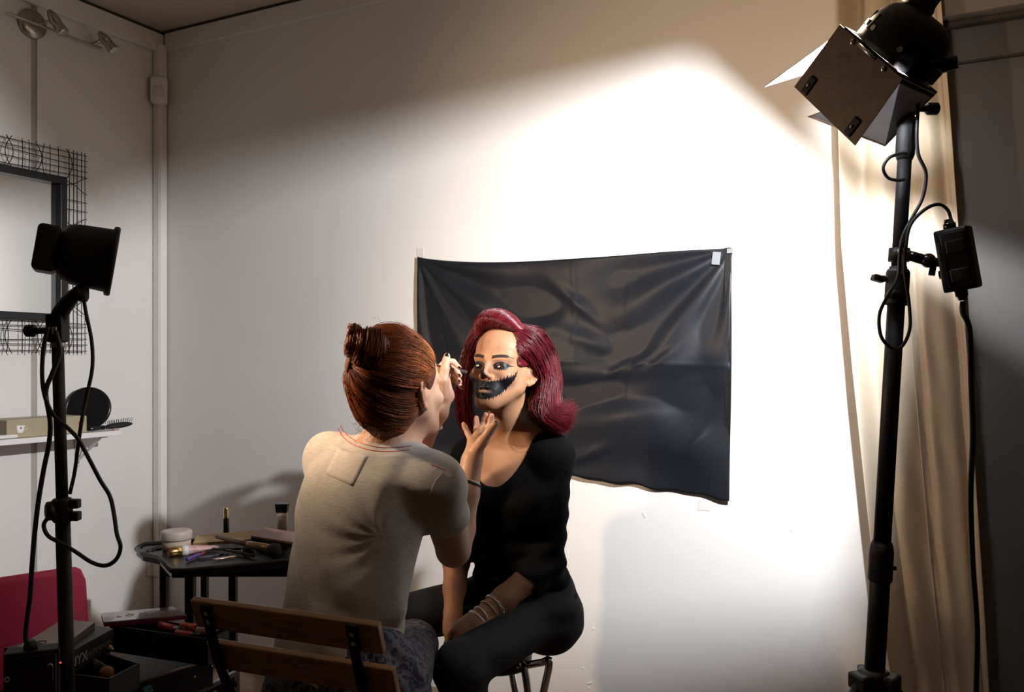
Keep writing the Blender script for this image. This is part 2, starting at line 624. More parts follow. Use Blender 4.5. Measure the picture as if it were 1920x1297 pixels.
lamp = thing('barn_door_lamp', 'black round studio lamp head with brown barn doors on the tall stand by the curtain', 'studio lamp', KEY_POS - UP * 0.1)
mb = MB()
prof = [(-0.092, 0.012), (-0.091, 0.030), (-0.086, 0.046), (-0.074, 0.062), (-0.056, 0.073), (-0.035, 0.078), (-0.015, 0.079), (-0.004, 0.079),
        (-0.004, 0.073), (-0.02, 0.070), (-0.04, 0.05), (-0.052, 0.001)]
mb.lathe(KEY_POS, a_, prof, 40, cap=False, hint=u_)
hd = mb.put('housing', blk, lamp)
MB().lathe(KEY_POS, a_, [(-0.0035, 0.070), (-0.020, 0.068), (-0.040, 0.046), (-0.050, 0.002)], 36, cap=False, hint=u_).put('reflector', mat('bright_reflector', (0.8, 0.8, 0.8), 0.25, metal=1.0), hd)
for k in range(7):                          # vent slots
    t = math.radians(-60 + 20 * k)
    d = (u_ * math.cos(t) - s_ * math.sin(t))
    MB().tube([KEY_POS - a_ * 0.022 + d * 0.0785, KEY_POS - a_ * 0.052 + d * 0.0745], 0.0022, 6).put('vent_slot', gap_m, hd)
for d, t in ((-s_ * .9 + u_ * .3, .03), (-s_ * .75 + u_ * .62, .03), (-s_ * .8 - u_ * .45, .03)):
    d = d.normalized()
    MB().cyl(KEY_POS - a_ * t + d * 0.077, KEY_POS - a_ * t + d * 0.0815, 0.005, n=12).put('screw', steel, hd)
MB().lathe(KEY_POS - a_ * 0.085 + u_ * .030, -a_, [(0, 0.030), (0.012, 0.030), (0.02, 0.026), (0.045, 0.024), (0.047, 0.020)], 16, hint=u_).put('rear_knob', blk_soft, hd)
# added warm point light above the head, standing in for vent and hinge leaks
sl = bpy.data.lights.new('key_lamp_added_stray_light', 'POINT')
sl.energy = 8.5
sl.color = (1.0, 0.74, 0.47)
sl.shadow_soft_size = 0.03
slo = bpy.data.objects.new('key_lamp_added_stray_light', sl)
COL.objects.link(slo)
slo.location = KEY_POS + u_ * 0.125 - a_ * 0.01
# square frame
fm = MB()
for sg in (-1, 1):
    fm.box(KEY_POS + s_ * sg * HS + a_ * 0.004, (0.012, 2 * HS + 0.012, 0.014), Matrix((s_, u_, a_)).transposed(), bevel=0.002)
    fm.box(KEY_POS + u_ * sg * HS + a_ * 0.004, (2 * HS, 0.012, 0.014), Matrix((s_, u_, a_)).transposed(), bevel=0.002)
fm.put('front_frame', blk, lamp)


def toward(px, py, r):
    w = on_wall(px, py, 0.0)
    return KEY_POS + (w - KEY_POS).normalized() * r


door_in = mat('bare_aluminium', (0.50, 0.51, 0.54), 0.45, metal=0.6, var=.08, scale=30)


def leaf(quad, name='barn_door', parent=None):
    """sheet-metal flap: painted outside, bare metal inside"""
    q = [Vector(p) for p in quad]
    b = MB()
    cen = sum(q, Vector()) / len(q)
    n = (q[1] - q[0]).cross(q[2] - q[0]).normalized()
    inner = (KEY_POS + a_ * 0.08 - cen).dot(n) > 0
    lo = [b.bm.verts.new(p - n * 0.0009) for p in q]
    hi = [b.bm.verts.new(p + n * 0.0009) for p in q]
    m = len(q)
    b.bm.faces.new(list(reversed(lo))).material_index = 0 if inner else 1
    b.bm.faces.new(hi).material_index = 1 if inner else 0
    for i in range(m):
        b.bm.faces.new((lo[i], lo[(i + 1) % m], hi[(i + 1) % m], hi[i]))
    o = b.put(name, [door_out, door_in], lamp if parent is None else parent, recalc=False)
    return o, q, n


hx = 0.007
# leaf on the camera's side: large panel seen from outside
c0, c1 = KEY_POS - s_ * (HS + hx) + u_ * (HS * 1.05), KEY_POS - s_ * (HS + hx) - u_ * (HS * 1.05)
out = (a_ * math.cos(math.radians(-8)) - s_ * math.sin(math.radians(-8)))
near, q, n = leaf([c0 + u_ * .012, c1 - u_ * .012, c1 - u_ * .018 + out * 0.132, c0 + u_ * .018 + out * 0.132])
for f in (0.22, 0.80):
    e = c0.lerp(c1, f) + out * 0.008 - s_ * .002
    MB().ball(e, (0.004, 0.004, 0.006), n=8).put('rivet', steel, near)
hg = c0.lerp(c1, 0.47) + out * 0.004 - s_ * .002
MB().cyl(hg - u_ * .022, hg + u_ * .022, 0.0035, n=10).put('hinge', steel, near)
for f in (0.06, 0.94):
    e = c0.lerp(c1, f) + out * 0.112 - s_ * .0015
    MB().box(e, (0.006, 0.034, 0.016), Matrix((s_, out, u_)).transposed(), bevel=0.002).put('catch', blk, near)
    MB().ball(e - s_ * 0.004, 0.003, n=8).put('rivet', steel, near)
# top leaf and far leaf: their edges cut the beam on the wall
tA, tB = toward(-200, 497, 0.235), toward(1420, 86, 0.185)
leaf([KEY_POS + u_ * (HS + hx) + s_ * HS, KEY_POS + u_ * (HS + hx) - s_ * HS, tA, tB])
fA, fB = toward(1240, 70, 0.172), toward(1572, 364, 0.182)
h_lo, h_hi = KEY_POS + s_ * (HS + hx) - u_ * HS, KEY_POS + s_ * (HS + hx) + u_ * HS
h_md = h_lo.lerp(h_hi, 0.64)
leaf([h_lo, h_md, h_md.lerp(fB, 0.62), h_lo.lerp(h_hi, .82).lerp(fB.lerp(fA, .30), 0.62), h_lo.lerp(h_hi, .82), h_hi, fA, fB])      # notched at the hinge: some light leaks through
b0, b1 = KEY_POS - u_ * (HS + hx) - s_ * HS, KEY_POS - u_ * (HS + hx) + s_ * HS
d1 = (P(925, 835, 2.3) - KEY_POS).normalized()
d2 = (on_wall(1600, 1180, 0.0) - KEY_POS).normalized()
bl, q_, n_b = leaf([b1, b0, KEY_POS + (d1 + (d1 - d2) * 0.35).normalized() * 0.165, KEY_POS + d2 * 0.165])
leaf([b1, KEY_POS + d2 * 0.165, KEY_POS + (P(1700, 480, 2.45) - KEY_POS).normalized() * 0.15], 'added_shade_wing', bl)  # added wing, shaped to keep the beam off the wall at the right

# ---- stand
SD = 1.60


def sp(y, d=SD):
    return P(1704 - (y - 165) * 64 / 1090.0, y, d)


st = thing('lamp_stand', 'tall black lamp stand with tripod base beside the cream curtain', 'stand', C(.66, SD, 0.0))
MB().cyl(sp(262), sp(516), 0.0125).put('upper_tube', blk, st)
MB().cyl(sp(500), sp(1030), 0.0155).put('middle_tube', blk, st)
MB().cyl(sp(1015), sp(1260), 0.0180).put('lower_tube', blk, st)
ax = (sp(165) - sp(1255)).normalized()
MB().lathe(sp(572), ax, [(0, 0.019), (0.004, 0.021), (0.060, 0.021), (0.066, 0.018)], 24).put('collar', blk_soft, st)
MB().lathe(sp(1090), ax, [(0, 0.019), (0.004, 0.0215), (0.055, 0.0215), (0.070, 0.019)], 24).put('collar', blk_soft, st)
kn = thing  # noqa
k0 = sp(522)
col_knob = MB().cyl(k0, k0 - R * 0.030, 0.006).box(k0 - R * 0.036, (0.020, 0.012, 0.022), frame(R, UP) @ Matrix.Rotation(.3, 3, 'X'), bevel=0.003)
col_knob.put('wing_knob', blk_soft, st)
MB().cyl(sp(553) - F * .015, sp(553) - F * .015 - R * .024, 0.008).put('clip', blk_soft, st)
tp = sp(1065)
MB().cyl(tp, tp + R * 0.028, 0.004).put('pin', blk, st)
# spigot adapter and yoke to the head
MB().lathe(sp(300), ax, [(0, 0.0135), (0.01, 0.017), (0.075, 0.0165), (0.08, 0.013), (0.135, 0.0125)], 20).put('spigot', blk_soft, st)
kb = sp(204)
MB().cyl(kb, kb + R * 0.040, 0.0055).lathe(kb + R * 0.034, R, [(0, 0.008), (0.004, 0.0115), (0.020, 0.0115), (0.023, 0.008)], 16).put('tee_knob', blk_soft, st)
yk = MB()
ya = sp(182)
side = KEY_POS - a_ * 0.045 + s_ * 0.0
yp = [ya, P(1704, 168, 1.56), P(1718, 130, 1.50), KEY_POS - a_ * .055 - u_ * .088 + R * .012, KEY_POS - a_ * .04 - u_ * .083]
yk.tube(yp, [0.014, 0.013, 0.011, 0.011, 0.010], 12, sub=5)
yk.box(KEY_POS - a_ * 0.035 - u_ * 0.082, (0.03, 0.05, 0.012), Matrix((s_, a_, u_)).transposed(), bevel=0.003)
yk.put('yoke', blk, lamp)
MB().lathe(P(1722, 118, 1.50), (R + UP * .2).normalized(), [(-.01, .010), (0, 0.013), (0.016, 0.013), (0.02, 0.009)], 14).put('tilt_knob', blk_soft, lamp)
# tripod
hub = sp(1262)
MB().lathe(hub - ax * 0.022, ax, [(0, 0.024), (0.004, 0.030), (0.024, 0.030), (0.030, 0.022)], 20).put('hub', blk_soft, st)
for ang in (200, 320, 80):
    t = math.radians(ang)
    d = R * math.cos(t) + F * math.sin(t)
    l0 = hub + d * 0.030 - ax * 0.012
    foot = Vector((hub.x, hub.y, 0.012)) + d * 0.50
    lg = MB().box(l0, (0.044, 0.026, 0.030), frame(UP, d), bevel=0.005).tube([l0, foot], 0.0105, 8)
    lo_ = lg.put('leg', blk, st)
    MB().ball(foot, (0.016, 0.016, 0.012), n=10).put('rubber_foot', blk_soft, lo_)
    MB().cyl(l0 - d.cross(UP) * 0.015, l0 + d.cross(UP) * 0.015, 0.005, n=10).put('bolt', steel, lo_)
    mid = l0.lerp(foot, 0.45)
    MB().tube([Vector((hub.x, hub.y, mid.z * 0.55)), mid], 0.006, 6).put('brace', blk, st)
MB().cyl(sp(1262), Vector((hub.x - R.x * .02, hub.y - R.y * .02, 0.18)), 0.0180).put('lower_tube', blk, st)

# ---- dimmer box on its arm
def dimmer(name, label, M, w, h, dep, parts_led=True):
    """M: 4x4, x = width, y = up, z = towards the viewer"""
    t = thing(name, label, 'dimmer box', M.translation - UP * h * 0.5)
    Rm = M.to_3x3()
    T = lambda x, y, z: M @ Vector((x, y, z))
    b = MB().box(M.translation, (w, h, dep), Rm, bevel=0.004).put('body', blk, t)
    MB().box(T(w * .06, 0, dep / 2 + .002), (w * .78, h * .9, 0.006), Rm, bevel=0.003).put('cover', blk_gloss, b)
    for yy in (-.25, .2):
        MB().box(T(w * .1, h * yy, dep / 2 + .007), (w * .6, h * .22, 0.006), Rm, bevel=0.003).put('rib', blk_gloss, b)
    return t, b, T, Rm


fz = (-F * 0.80 - R * 0.60).normalized()
tilt = (UP * 0.985 - R * 0.175).normalized()
fx = tilt.cross(fz).normalized()
fz = fx.cross(tilt).normalized()
db = P(1796, 486, 1.56)
dm, body, T, Rm = dimmer('dimmer_box', 'black dimmer box with a red pilot light clamped to the tall lamp stand', M4(db, fx, tilt, fz), 0.056, 0.112, 0.058)
MB().ball(T(-0.0285, 0.026, 0.012), 0.0026, n=8).put('pilot_light', led_red, body)
MB().cyl(T(-0.028, -0.022, 0.002), T(-0.034, -0.022, 0.002), 0.008, n=14).put('dial', blk_gloss, body)
for sgn, nm in ((1, 'cable_gland'), (-1, 'cable_gland')):
    MB().lathe(T(-.004, sgn * 0.054, 0), tilt * sgn, [(0, 0.011), (0.012, 0.011), (0.013, 0.009), (0.020, 0.007)], 14).put(nm, blk_gloss, body)
ar0 = sp(478)
arm = thing('clamp_arm', 'short black clamp arm holding the dimmer box on the tall lamp stand', 'clamp', ar0 - UP * 0.02)
MB().lathe(ar0 - ax * 0.012, ax, [(0, 0.0185), (0.024, 0.0185)], 20).put('clamp_ring', blk, arm)
are = T(-0.030, 0.0, 0.0)
MB().cyl(ar0 + R * .012 - F * .004, ar0.lerp(are, .62), 0.0095, n=14).ball(ar0.lerp(are, .72), 0.0135).cyl(ar0.lerp(are, .8), are, 0.008, n=12).put('arm', blk_gloss, arm)
MB().cyl(ar0.lerp(are, .86), ar0.lerp(are, .80) - UP * .026, 0.006, n=10).put('lock_screw', blk_gloss, arm)
lv = P(1689, 470, 1.575)
MB().ball(lv, 0.006, n=10).cyl(lv, P(1691, 514, 1.575), 0.0032, n=10).cyl(lv, P(1706, 472, 1.58), 0.0035, n=8).put('lever', steel, arm)

# ---- cords of that lamp
rub = mat('black_cord', (0.012, 0.012, 0.013), 0.5)


def cord(name, label, pts, r, parts=None):
    p = [P(*q) for q in pts]
    o = MB().tube(p, r, 8, sub=7).put(name, rub)
    return tag(o, label, 'cord')


cord('power_cord', 'thin black lamp cord looped loosely down the tall lamp stand to its dimmer box',
     [(1712, 112, 1.50), (1724, 135, 1.52), (1722, 190, 1.57), (1719, 250, 1.575), (1722, 290, 1.575), (1736, 325, 1.575), (1730, 370, 1.575), (1712, 405, 1.57), (1694, 440, 1.565),
      (1687, 480, 1.56), (1684, 520, 1.56), (1664, 555, 1.565), (1649, 590, 1.57), (1652, 630, 1.57), (1672, 653, 1.57), (1692, 648, 1.57), (1706, 615, 1.57),
      (1704, 565, 1.57), (1697, 515, 1.562), (1699, 460, 1.56), (1708, 420, 1.56), (1735, 392, 1.56), (1760, 383, 1.56), (1777, 394, 1.56), (1784, 415, 1.56)], 0.0032)
cord('cord_loop', 'small loop of black cord sticking out high on the tall lamp stand',
     [(1700, 288, 1.575), (1688, 288, 1.575), (1667, 296, 1.575), (1656, 315, 1.575), (1665, 333, 1.575), (1684, 338, 1.575), (1696, 336, 1.575)], 0.0030)
e0 = T(-.004, -0.076, 0)
p = [e0, e0 - UP * .02] + [P(*q) for q in ((1818, 620, 1.57), (1821, 720, 1.58), (1824, 820, 1.58), (1820, 930, 1.58), (1824, 1060, 1.58), (1832, 1180, 1.58), (1830, 1300, 1.58), (1832, 1420, 1.58))]
p += [Vector((p[-1].x, p[-1].y, 0.02)), Vector((p[-1].x + .3, p[-1].y - .2, 0.008))]
tag(MB().tube(p, 0.0050, 8, sub=6).put('mains_cord', rub), 'thick black mains cord hanging straight down from the dimmer box by the tall stand', 'cord')

# ------------------------------------------------------------------ dish lamp on the left stand
LD = 1.9
fa = (FILL_AIM - FILL_POS).normalized()
fs = fa.cross(UP).normalized()
fu = fs.cross(fa).normalized()
dl = thing('dish_lamp', 'black drum-shaped lamp head on the stand in front of the wire-framed mirror', 'studio lamp', FILL_POS - UP * .08)
Bk = FILL_POS
hs_ = MB().lathe(Bk, fa, [(-0.062, 0.03), (-0.058, 0.05), (-0.046, 0.060), (-0.030, 0.066), (0.038, 0.070), (0.040, 0.0765), (0.048, 0.0775), (0.052, 0.0745), (0.048, 0.069), (0.0, 0.066), (-0.012, 0.001)], 40, cap=False, hint=fu).put('housing', blk, dl)
MB().lathe(Bk, fa, [(0.040, 0.0685), (0.005, 0.060), (-0.010, 0.002)], 32, cap=False, hint=fu).put('reflector', mat('bright_reflector', (0.8, 0.8, 0.8), 0.25, metal=1.0), hs_)
MB().box(Bk - fa * 0.083, (0.085, 0.100, 0.045), Matrix((fs, fu, fa)).transposed(), bevel=0.010, seg=3, taper=(1.0, 1.0)).put('rear_housing', blk, dl)
for t, hh in ((0.022, 0.040), (0.026, 0.018), (0.022, -0.035)):
    e = Bk + fa * t - fs * math.sqrt(0.068 ** 2 - hh ** 2) + fu * hh
    MB().ball(e, 0.0035, n=8).put('screw', steel, hs_)
MB().torus(Bk - fa * 0.01 - fs * 0.067 + fu * .012, -fs, 0.009, 0.0014, 18, 6).put('side_cap', blk_soft, hs_)
MB().tube([P(152, 542, LD - .03), P(128, 565, LD - .01), P(112, 590, LD), P(109, 606, LD)], [0.012, 0.016, 0.018, 0.016], 14, sub=5).put('yoke', blk, dl)
MB().lathe(P(156, 548, LD - .02), -UP, [(-.01, 0.012), (0.012, 0.012), (0.020, 0.008)], 14).put('cable_gland', blk_soft, dl)


def lp(y):
    return P(108 + (y - 640) * 19 / 657.0, y, LD)


ls = thing('lamp_stand', 'black lamp stand between the shelf and the pink chair carrying the drum-shaped lamp', 'stand', C(lp(1297).dot(R) - CAM.dot(R), LD, 0))
ax2 = (lp(640) - lp(1297)).normalized()
MB().cyl(lp(600), lp(970), 0.0125).put('upper_tube', blk, ls)
MB().cyl(lp(950), lp(1500), 0.0155).put('lower_tube', blk, ls)
MB().box(lp(615), (0.036, 0.036, 0.062), frame(ax2, R), bevel=0.005).put('clamp', blk, ls)
MB().cyl(lp(652), lp(641), 0.0150).put('ring', mat('satin_aluminium', (0.35, 0.34, 0.33), 0.4, metal=1.0), ls)
kk = lp(620)
MB().cyl(kk - R * .01, kk - R * 0.048, 0.007).lathe(kk - R * 0.048, -R, [(0, 0.010), (0.003, 0.0135), (0.018, 0.0135), (0.022, 0.010)], 16).put('clamp_knob', blk_soft, ls)
MB().box(kk - F * .02 + R * .004, (0.010, 0.004, 0.016), Matrix((R, F, UP)).transposed(), bevel=0.001).put('plate', steel, ls)
MB().lathe(lp(978), ax2, [(0, 0.018), (0.004, 0.021), (0.048, 0.021), (0.052, 0.017)], 20).put('collar', blk_soft, ls)
MB().lathe(lp(955) - R * .010 - F * .012, (-R * .8 - F * .6).normalized(), [(0, 0.012), (0.006, 0.021), (0.016, 0.020), (0.019, 0.014)], 18).put('collar_knob', blk_soft, ls)
for yy in (944, 967):
    MB().box(lp(yy) + R * 0.026, (0.024, 0.020, 0.020), Matrix((R, F, UP)).transposed(), bevel=0.003).put('clip_jaw', blk_soft, ls)
hub = lp(1297) - UP * 0.12
MB().lathe(hub - ax2 * 0.022, ax2, [(0, 0.024), (0.004, 0.030), (0.024, 0.030), (0.030, 0.022)], 20).put('hub', blk_soft, ls)
for ang in (100, 220, 340):
    t = math.radians(ang)
    d = R * math.cos(t) + F * math.sin(t)
    l0 = hub + d * 0.03
    MB().box(l0, (0.04, 0.024, 0.028), frame(UP, d), bevel=0.005).tube([l0, Vector((hub.x, hub.y, 0.01)) + d * 0.28], 0.010, 8).put('leg', blk, ls)

cord('electric_cord', 'black cord curving from the drum-shaped lamp down to the knob of its stand',
     [(157, 562, 1.88), (162, 590, 1.87), (172, 640, 1.87), (173, 690, 1.87), (163, 740, 1.87), (153, 790, 1.86), (146, 840, 1.86), (140, 885, 1.86), (131, 925, 1.87)], 0.0042)
cord('looped_cord', 'black cord falling in a wide loop beside the stand in front of the white shelf',
     [(90, 612, 1.86), (82, 650, 1.86), (79, 700, 1.86), (84, 742, 1.86), (100, 777, 1.86), (128, 803, 1.855), (148, 825, 1.85), (168, 862, 1.86), (188, 900, 1.87), (206, 930, 1.87), (214, 965, 1.87), (219, 1000, 1.87),
      (226, 1025, 1.87), (218, 1048, 1.87), (198, 1060, 1.87), (172, 1054, 1.87), (140, 1033, 1.868), (110, 1016, 1.87), (90, 1004, 1.87), (82, 985, 1.87), (90, 971, 1.87), (104, 964, 1.87)], 0.0046)
cord('electric_cord', 'black cord hanging along the stand down to the dimmer box under the pink chair back',
     [(104, 620, 1.87), (112, 660, 1.865), (98, 700, 1.86), (86, 735, 1.862), (94, 790, 1.865), (92, 830, 1.865), (82, 880, 1.865), (72, 940, 1.86), (65, 1000, 1.86), (60, 1060, 1.86), (56, 1120, 1.86), (50, 1165, 1.86), (48, 1195, 1.855), (54, 1215, 1.85)], 0.0050)
fz2 = (-F * 0.93 + R * 0.37).normalized()
fx2 = UP.cross(fz2).normalized()
db2 = P(62, 1285, 1.86)
dm2, body2, T2, Rm2 = dimmer('dimmer_box', 'black dimmer box with a grey screw on the stand beside the pink chair', M4(db2, fx2, UP, fz2), 0.105, 0.160, 0.05)
MB().lathe(T2(-0.005, 0.078, 0.0), UP, [(0, 0.014), (0.012, 0.013), (0.02, 0.009)], 14).put('cable_gland', blk_soft, body2)
for x, y in ((0.036, 0.048), (-0.044, 0.030)):
    MB().torus(T2(x, y, 0.033), fz2, 0.0042, 0.0016, 16, 6).put('screw', steel, body2)
MB().ball(T2(0.054, 0.048, 0.018), 0.0016, n=8).put('pilot_light', led_red, body2)
# ------------------------------------------------------------------ implicit surfaces for bodies, clothes and hair


def A3(v):
    return np.array([v[0], v[1], v[2]], float)


class Pr:
    __slots__ = ('f', 'lo', 'hi', 'k', 'op')

    def __init__(s, f, lo, hi, k, op):
        s.f, s.lo, s.hi, s.k, s.op = f, lo, hi, k, op


def rc(a, b, ra, rb=None, k=0.012, op=1):
    """capsule that tapers from ra to rb"""
    a, b = A3(a), A3(b)
    rb = ra if rb is None else rb
    ba = b - a
    l2 = float(ba @ ba) + 1e-12
    rm = max(ra, rb)

    def f(p):
        h = np.clip(((p - a) @ ba) / l2, 0, 1)
        q = p - a - h[:, None] * ba
        return np.sqrt(np.einsum('ij,ij->i', q, q)) - (ra + (rb - ra) * h)
    return Pr(f, np.minimum(a, b) - rm, np.maximum(a, b) + rm, k, op)


def el(c, r, M=None, k=0.012, op=1):
    """ellipsoid; columns of M are its axes"""
    c = A3(c)
    r = np.array(r, float)
    Mt = np.eye(3) if M is None else np.array(M)
    ext = np.sqrt(((Mt * r) ** 2).sum(1))

    def f(p):
        q = (p - c) @ Mt
        k0 = np.linalg.norm(q / r, axis=1)
        k1 = np.linalg.norm(q / (r * r), axis=1) + 1e-9
        return np.where(k0 < 0.05, -r.min(), k0 * (k0 - 1) / k1)
    return Pr(f, c - ext, c + ext, k, op)


def chain(pts, rad, k=0.01, op=1):
    return [rc(pts[i], pts[i + 1], rad[i], rad[i + 1], k, op) for i in range(len(pts) - 1)]


def loft(o, u, v, w, secs, k=0.015, op=1, pw=2.0):
    """sections along w: (t, cu, cv, ru, rv)"""
    o, u, v, w = A3(o), A3(u), A3(v), A3(w)
    S = np.array(sorted(secs), float)
    tt = np.linspace(S[0, 0], S[-1, 0], 80)
    # smooth interpolation of the section values
    dense = [np.interp(tt, S[:, 0], S[:, i]) for i in range(1, 5)]
    ker = np.ones(9) / 9
    dense = [np.convolve(np.pad(x, 4, 'edge'), ker, 'valid') for x in dense]
    t0, t1 = S[0, 0], S[-1, 0]
    pts = []
    for i in range(len(tt)):
        for su in (-1, 1):
            for sv in (-1, 1):
                pts.append(o + w * tt[i] + u * (dense[0][i] + su * dense[2][i]) + v * (dense[1][i] + sv * dense[3][i]))
    pts = np.array(pts)

    def f(p):
        q = p - o
        t = q @ w
        cu, cv, ru, rv = (np.interp(t, tt, x) for x in dense)
        x = (q @ u - cu)
        y = (q @ v - cv)
        k0 = (np.abs(x / ru) ** pw + np.abs(y / rv) ** pw) ** (1 / pw)
        k1 = np.sqrt((x / ru ** 2) ** 2 + (y / rv ** 2) ** 2) + 1e-9
        d = np.where(k0 < 0.05, -np.minimum(ru, rv), k0 * (k0 - 1) / k1)
        d = np.clip(d, -0.2, None)
        e = np.maximum(t0 - t, t - t1)
        h = np.clip(0.5 + 0.5 * (e - d) / 0.02, 0, 1)
        return d + (e - d) * h + 0.02 * h * (1 - h)
    return Pr(f, pts.min(0) - 0.01, pts.max(0) + 0.01, k, op)


def sdf(prims, p, cull=True, reach=0.035):
    d = np.full(len(p), 1.0)
    if cull:
        lo, hi = p.min(0), p.max(0)
    for q in prims:
        if cull:
            g = q.k + reach
            if (q.lo - g > hi).any() or (q.hi + g < lo).any():
                continue
        e = q.f(p)
        if q.op > 0:
            if q.k > 0:
                h = np.maximum(q.k - np.abs(d - e), 0) / q.k
                d = np.minimum(d, e) - h * h * q.k * 0.25
            else:
                d = np.minimum(d, e)
        else:
            e = -e
            if q.k > 0:
                h = np.maximum(q.k - np.abs(d - e), 0) / q.k
                d = np.maximum(d, e) + h * h * q.k * 0.25
            else:
                d = np.maximum(d, e)
    return d


CORN = np.array([[i, j, k] for i in (0, 1) for j in (0, 1) for k in (0, 1)])
EDG = [(a, b) for a in range(8) for b in range(a + 1, 8) if abs(CORN[a] - CORN[b]).sum() == 1]


def surf(fn, lo, hi, h, B=16, slack=0.012):
    """sparse surface nets of fn (negative inside) -> vertices, quads"""
    lo = np.asarray(lo, float) - 3 * h
    nb = np.ceil((np.asarray(hi, float) + 3 * h - lo) / (h * B)).astype(int)
    NN = nb * B + 2
    g = np.arange(B + 1)
    G = np.stack(np.meshgrid(g, g, g, indexing='ij'), -1).reshape(-1, 3)
    bi = np.stack(np.meshgrid(*[np.arange(n) for n in nb], indexing='ij'), -1).reshape(-1, 3)
    cen = lo + (bi + 0.5) * B * h
    d0 = fn(cen, False)
    act = bi[np.abs(d0) < B * h * 0.866 * 1.35 + slack]

    def gid(c):
        c = c + 1
        return (c[..., 0] * NN[1] + c[..., 1]) * NN[2] + c[..., 2]
    ids, pos, quads = [], [], []
    for b in act:
        base = b * B
        pts = lo + (base + G) * h
        v = fn(pts, True).reshape(B + 1, B + 1, B + 1)
        s = v < 0
        if s.all() or not s.any():
            continue
        cs = sum(s[c[0]:B + c[0], c[1]:B + c[1], c[2]:B + c[2]].astype(np.int8) for c in CORN)
        cell = np.argwhere((cs > 0) & (cs < 8))
        cv = np.stack([v[cell[:, 0] + c[0], cell[:, 1] + c[1], cell[:, 2] + c[2]] for c in CORN], 1)
        acc = np.zeros((len(cell), 3))
        cnt = np.zeros(len(cell))
        for a_i, b_i in EDG:
            va, vb = cv[:, a_i], cv[:, b_i]
            m = (va < 0) != (vb < 0)
            t = np.where(m, va / np.where(m, va - vb, 1), 0)
            acc += m[:, None] * (CORN[a_i] + t[:, None] * (CORN[b_i] - CORN[a_i]))
            cnt += m
        ids.append(gid(cell + base))
        pos.append(lo + (base + cell + acc / cnt[:, None]) * h)
        for ax_i in range(3):
            o1, o2 = (ax_i + 1) % 3, (ax_i + 2) % 3
            sl0 = [slice(0, B)] * 3
            sl1 = [slice(0, B)] * 3
            sl1[ax_i] = slice(1, B + 1)
            x0, x1 = s[tuple(sl0)], s[tuple(sl1)]
            e = np.argwhere(x0 != x1)
            if not len(e):
                continue
            fl = x0[e[:, 0], e[:, 1], e[:, 2]]
            e = e + base
            d1 = np.zeros(3, int)
            d1[o1] = 1
            d2 = np.zeros(3, int)
            d2[o2] = 1
            q = np.stack([gid(e - d1 - d2), gid(e - d2), gid(e), gid(e - d1)], 1)
            q[~fl] = q[~fl][:, ::-1]
            quads.append(q)
    ids = np.concatenate(ids)
    pos = np.concatenate(pos)
    quads = np.concatenate(quads)
    order = np.argsort(ids)
    ids, pos = ids[order], pos[order]
    ix = np.searchsorted(ids, quads)
    ix = np.clip(ix, 0, len(ids) - 1)
    ok = (ids[ix] == quads).all(1)
    return pos, ix[ok]


def bounds(prims):
    u = [q for q in prims if q.op > 0]
    return np.min([q.lo for q in u], 0), np.max([q.hi for q in u], 0)


def sd_mesh(name, prims, h, post=None, pad=0.02, lohi=None, slack=0.012):
    def fn(p, cull):
        d = sdf(prims, p, cull)
        return post(p, d) if post else d
    lo, hi = bounds(prims) if lohi is None else lohi
    V, Q = surf(fn, lo - pad, hi + pad, h, slack=slack)
    return V, Q


def project(prims, V, it=2, post=None, e=0.0006):
    V = V.copy()
    f = (lambda p: post(p, sdf(prims, p))) if post else (lambda p: sdf(prims, p))
    for _ in range(it):
        d = f(V)
        g = np.stack([(f(V + np.eye(3)[i] * e) - d) / e for i in range(3)], 1)
        n2 = (g * g).sum(1)
        st_ = (d / np.maximum(n2, 0.25))[:, None] * g
        ln = np.linalg.norm(st_, axis=1)[:, None]
        V -= st_ * np.minimum(1, 0.003 / np.maximum(ln, 1e-9))
    return V


def seal(me):
    """close single-cell pinholes"""
    bm = bmesh.new()
    bm.from_mesh(me)
    e = [x for x in bm.edges if len(x.link_faces) == 1]
    if e:
        bmesh.ops.holes_fill(bm, edges=e, sides=12)
        bm.to_mesh(me)
    bm.free()
    return me


def setcol(me, col, name='Col'):
    a = me.color_attributes.new(name, 'FLOAT_COLOR', 'POINT')
    c = np.ones((len(me.vertices), 4), np.float32)
    c[:, :3] = col
    a.data.foreach_set('color', c.ravel())


def getV(me):
    v = np.empty(len(me.vertices) * 3, np.float32)
    me.vertices.foreach_get('co', v)
    return v.reshape(-1, 3).astype(float)


def relax(V, Q, n=1, w=0.5):
    """a little Laplacian smoothing"""
    for _ in range(n):
        acc = np.zeros_like(V)
        cnt = np.zeros(len(V))
        for a_i in range(4):
            i, j = Q[:, a_i], Q[:, (a_i + 1) % 4]
            np.add.at(acc, i, V[j])
            np.add.at(cnt, i, 1)
            np.add.at(acc, j, V[i])
            np.add.at(cnt, j, 1)
        V = V + w * (acc / np.maximum(cnt, 1)[:, None] - V)
    return V


def noise3(p, f, seed=0):
    """cheap smooth pseudo-noise from a few rotated sines"""
    r = np.random.default_rng(seed)
    out = np.zeros(len(p))
    for _ in range(5):
        k = r.normal(size=3)
        k *= f * r.uniform(.7, 1.4) / np.linalg.norm(k)
        out += np.sin(p @ k + r.uniform(0, 6.28))
    return out / 3.0


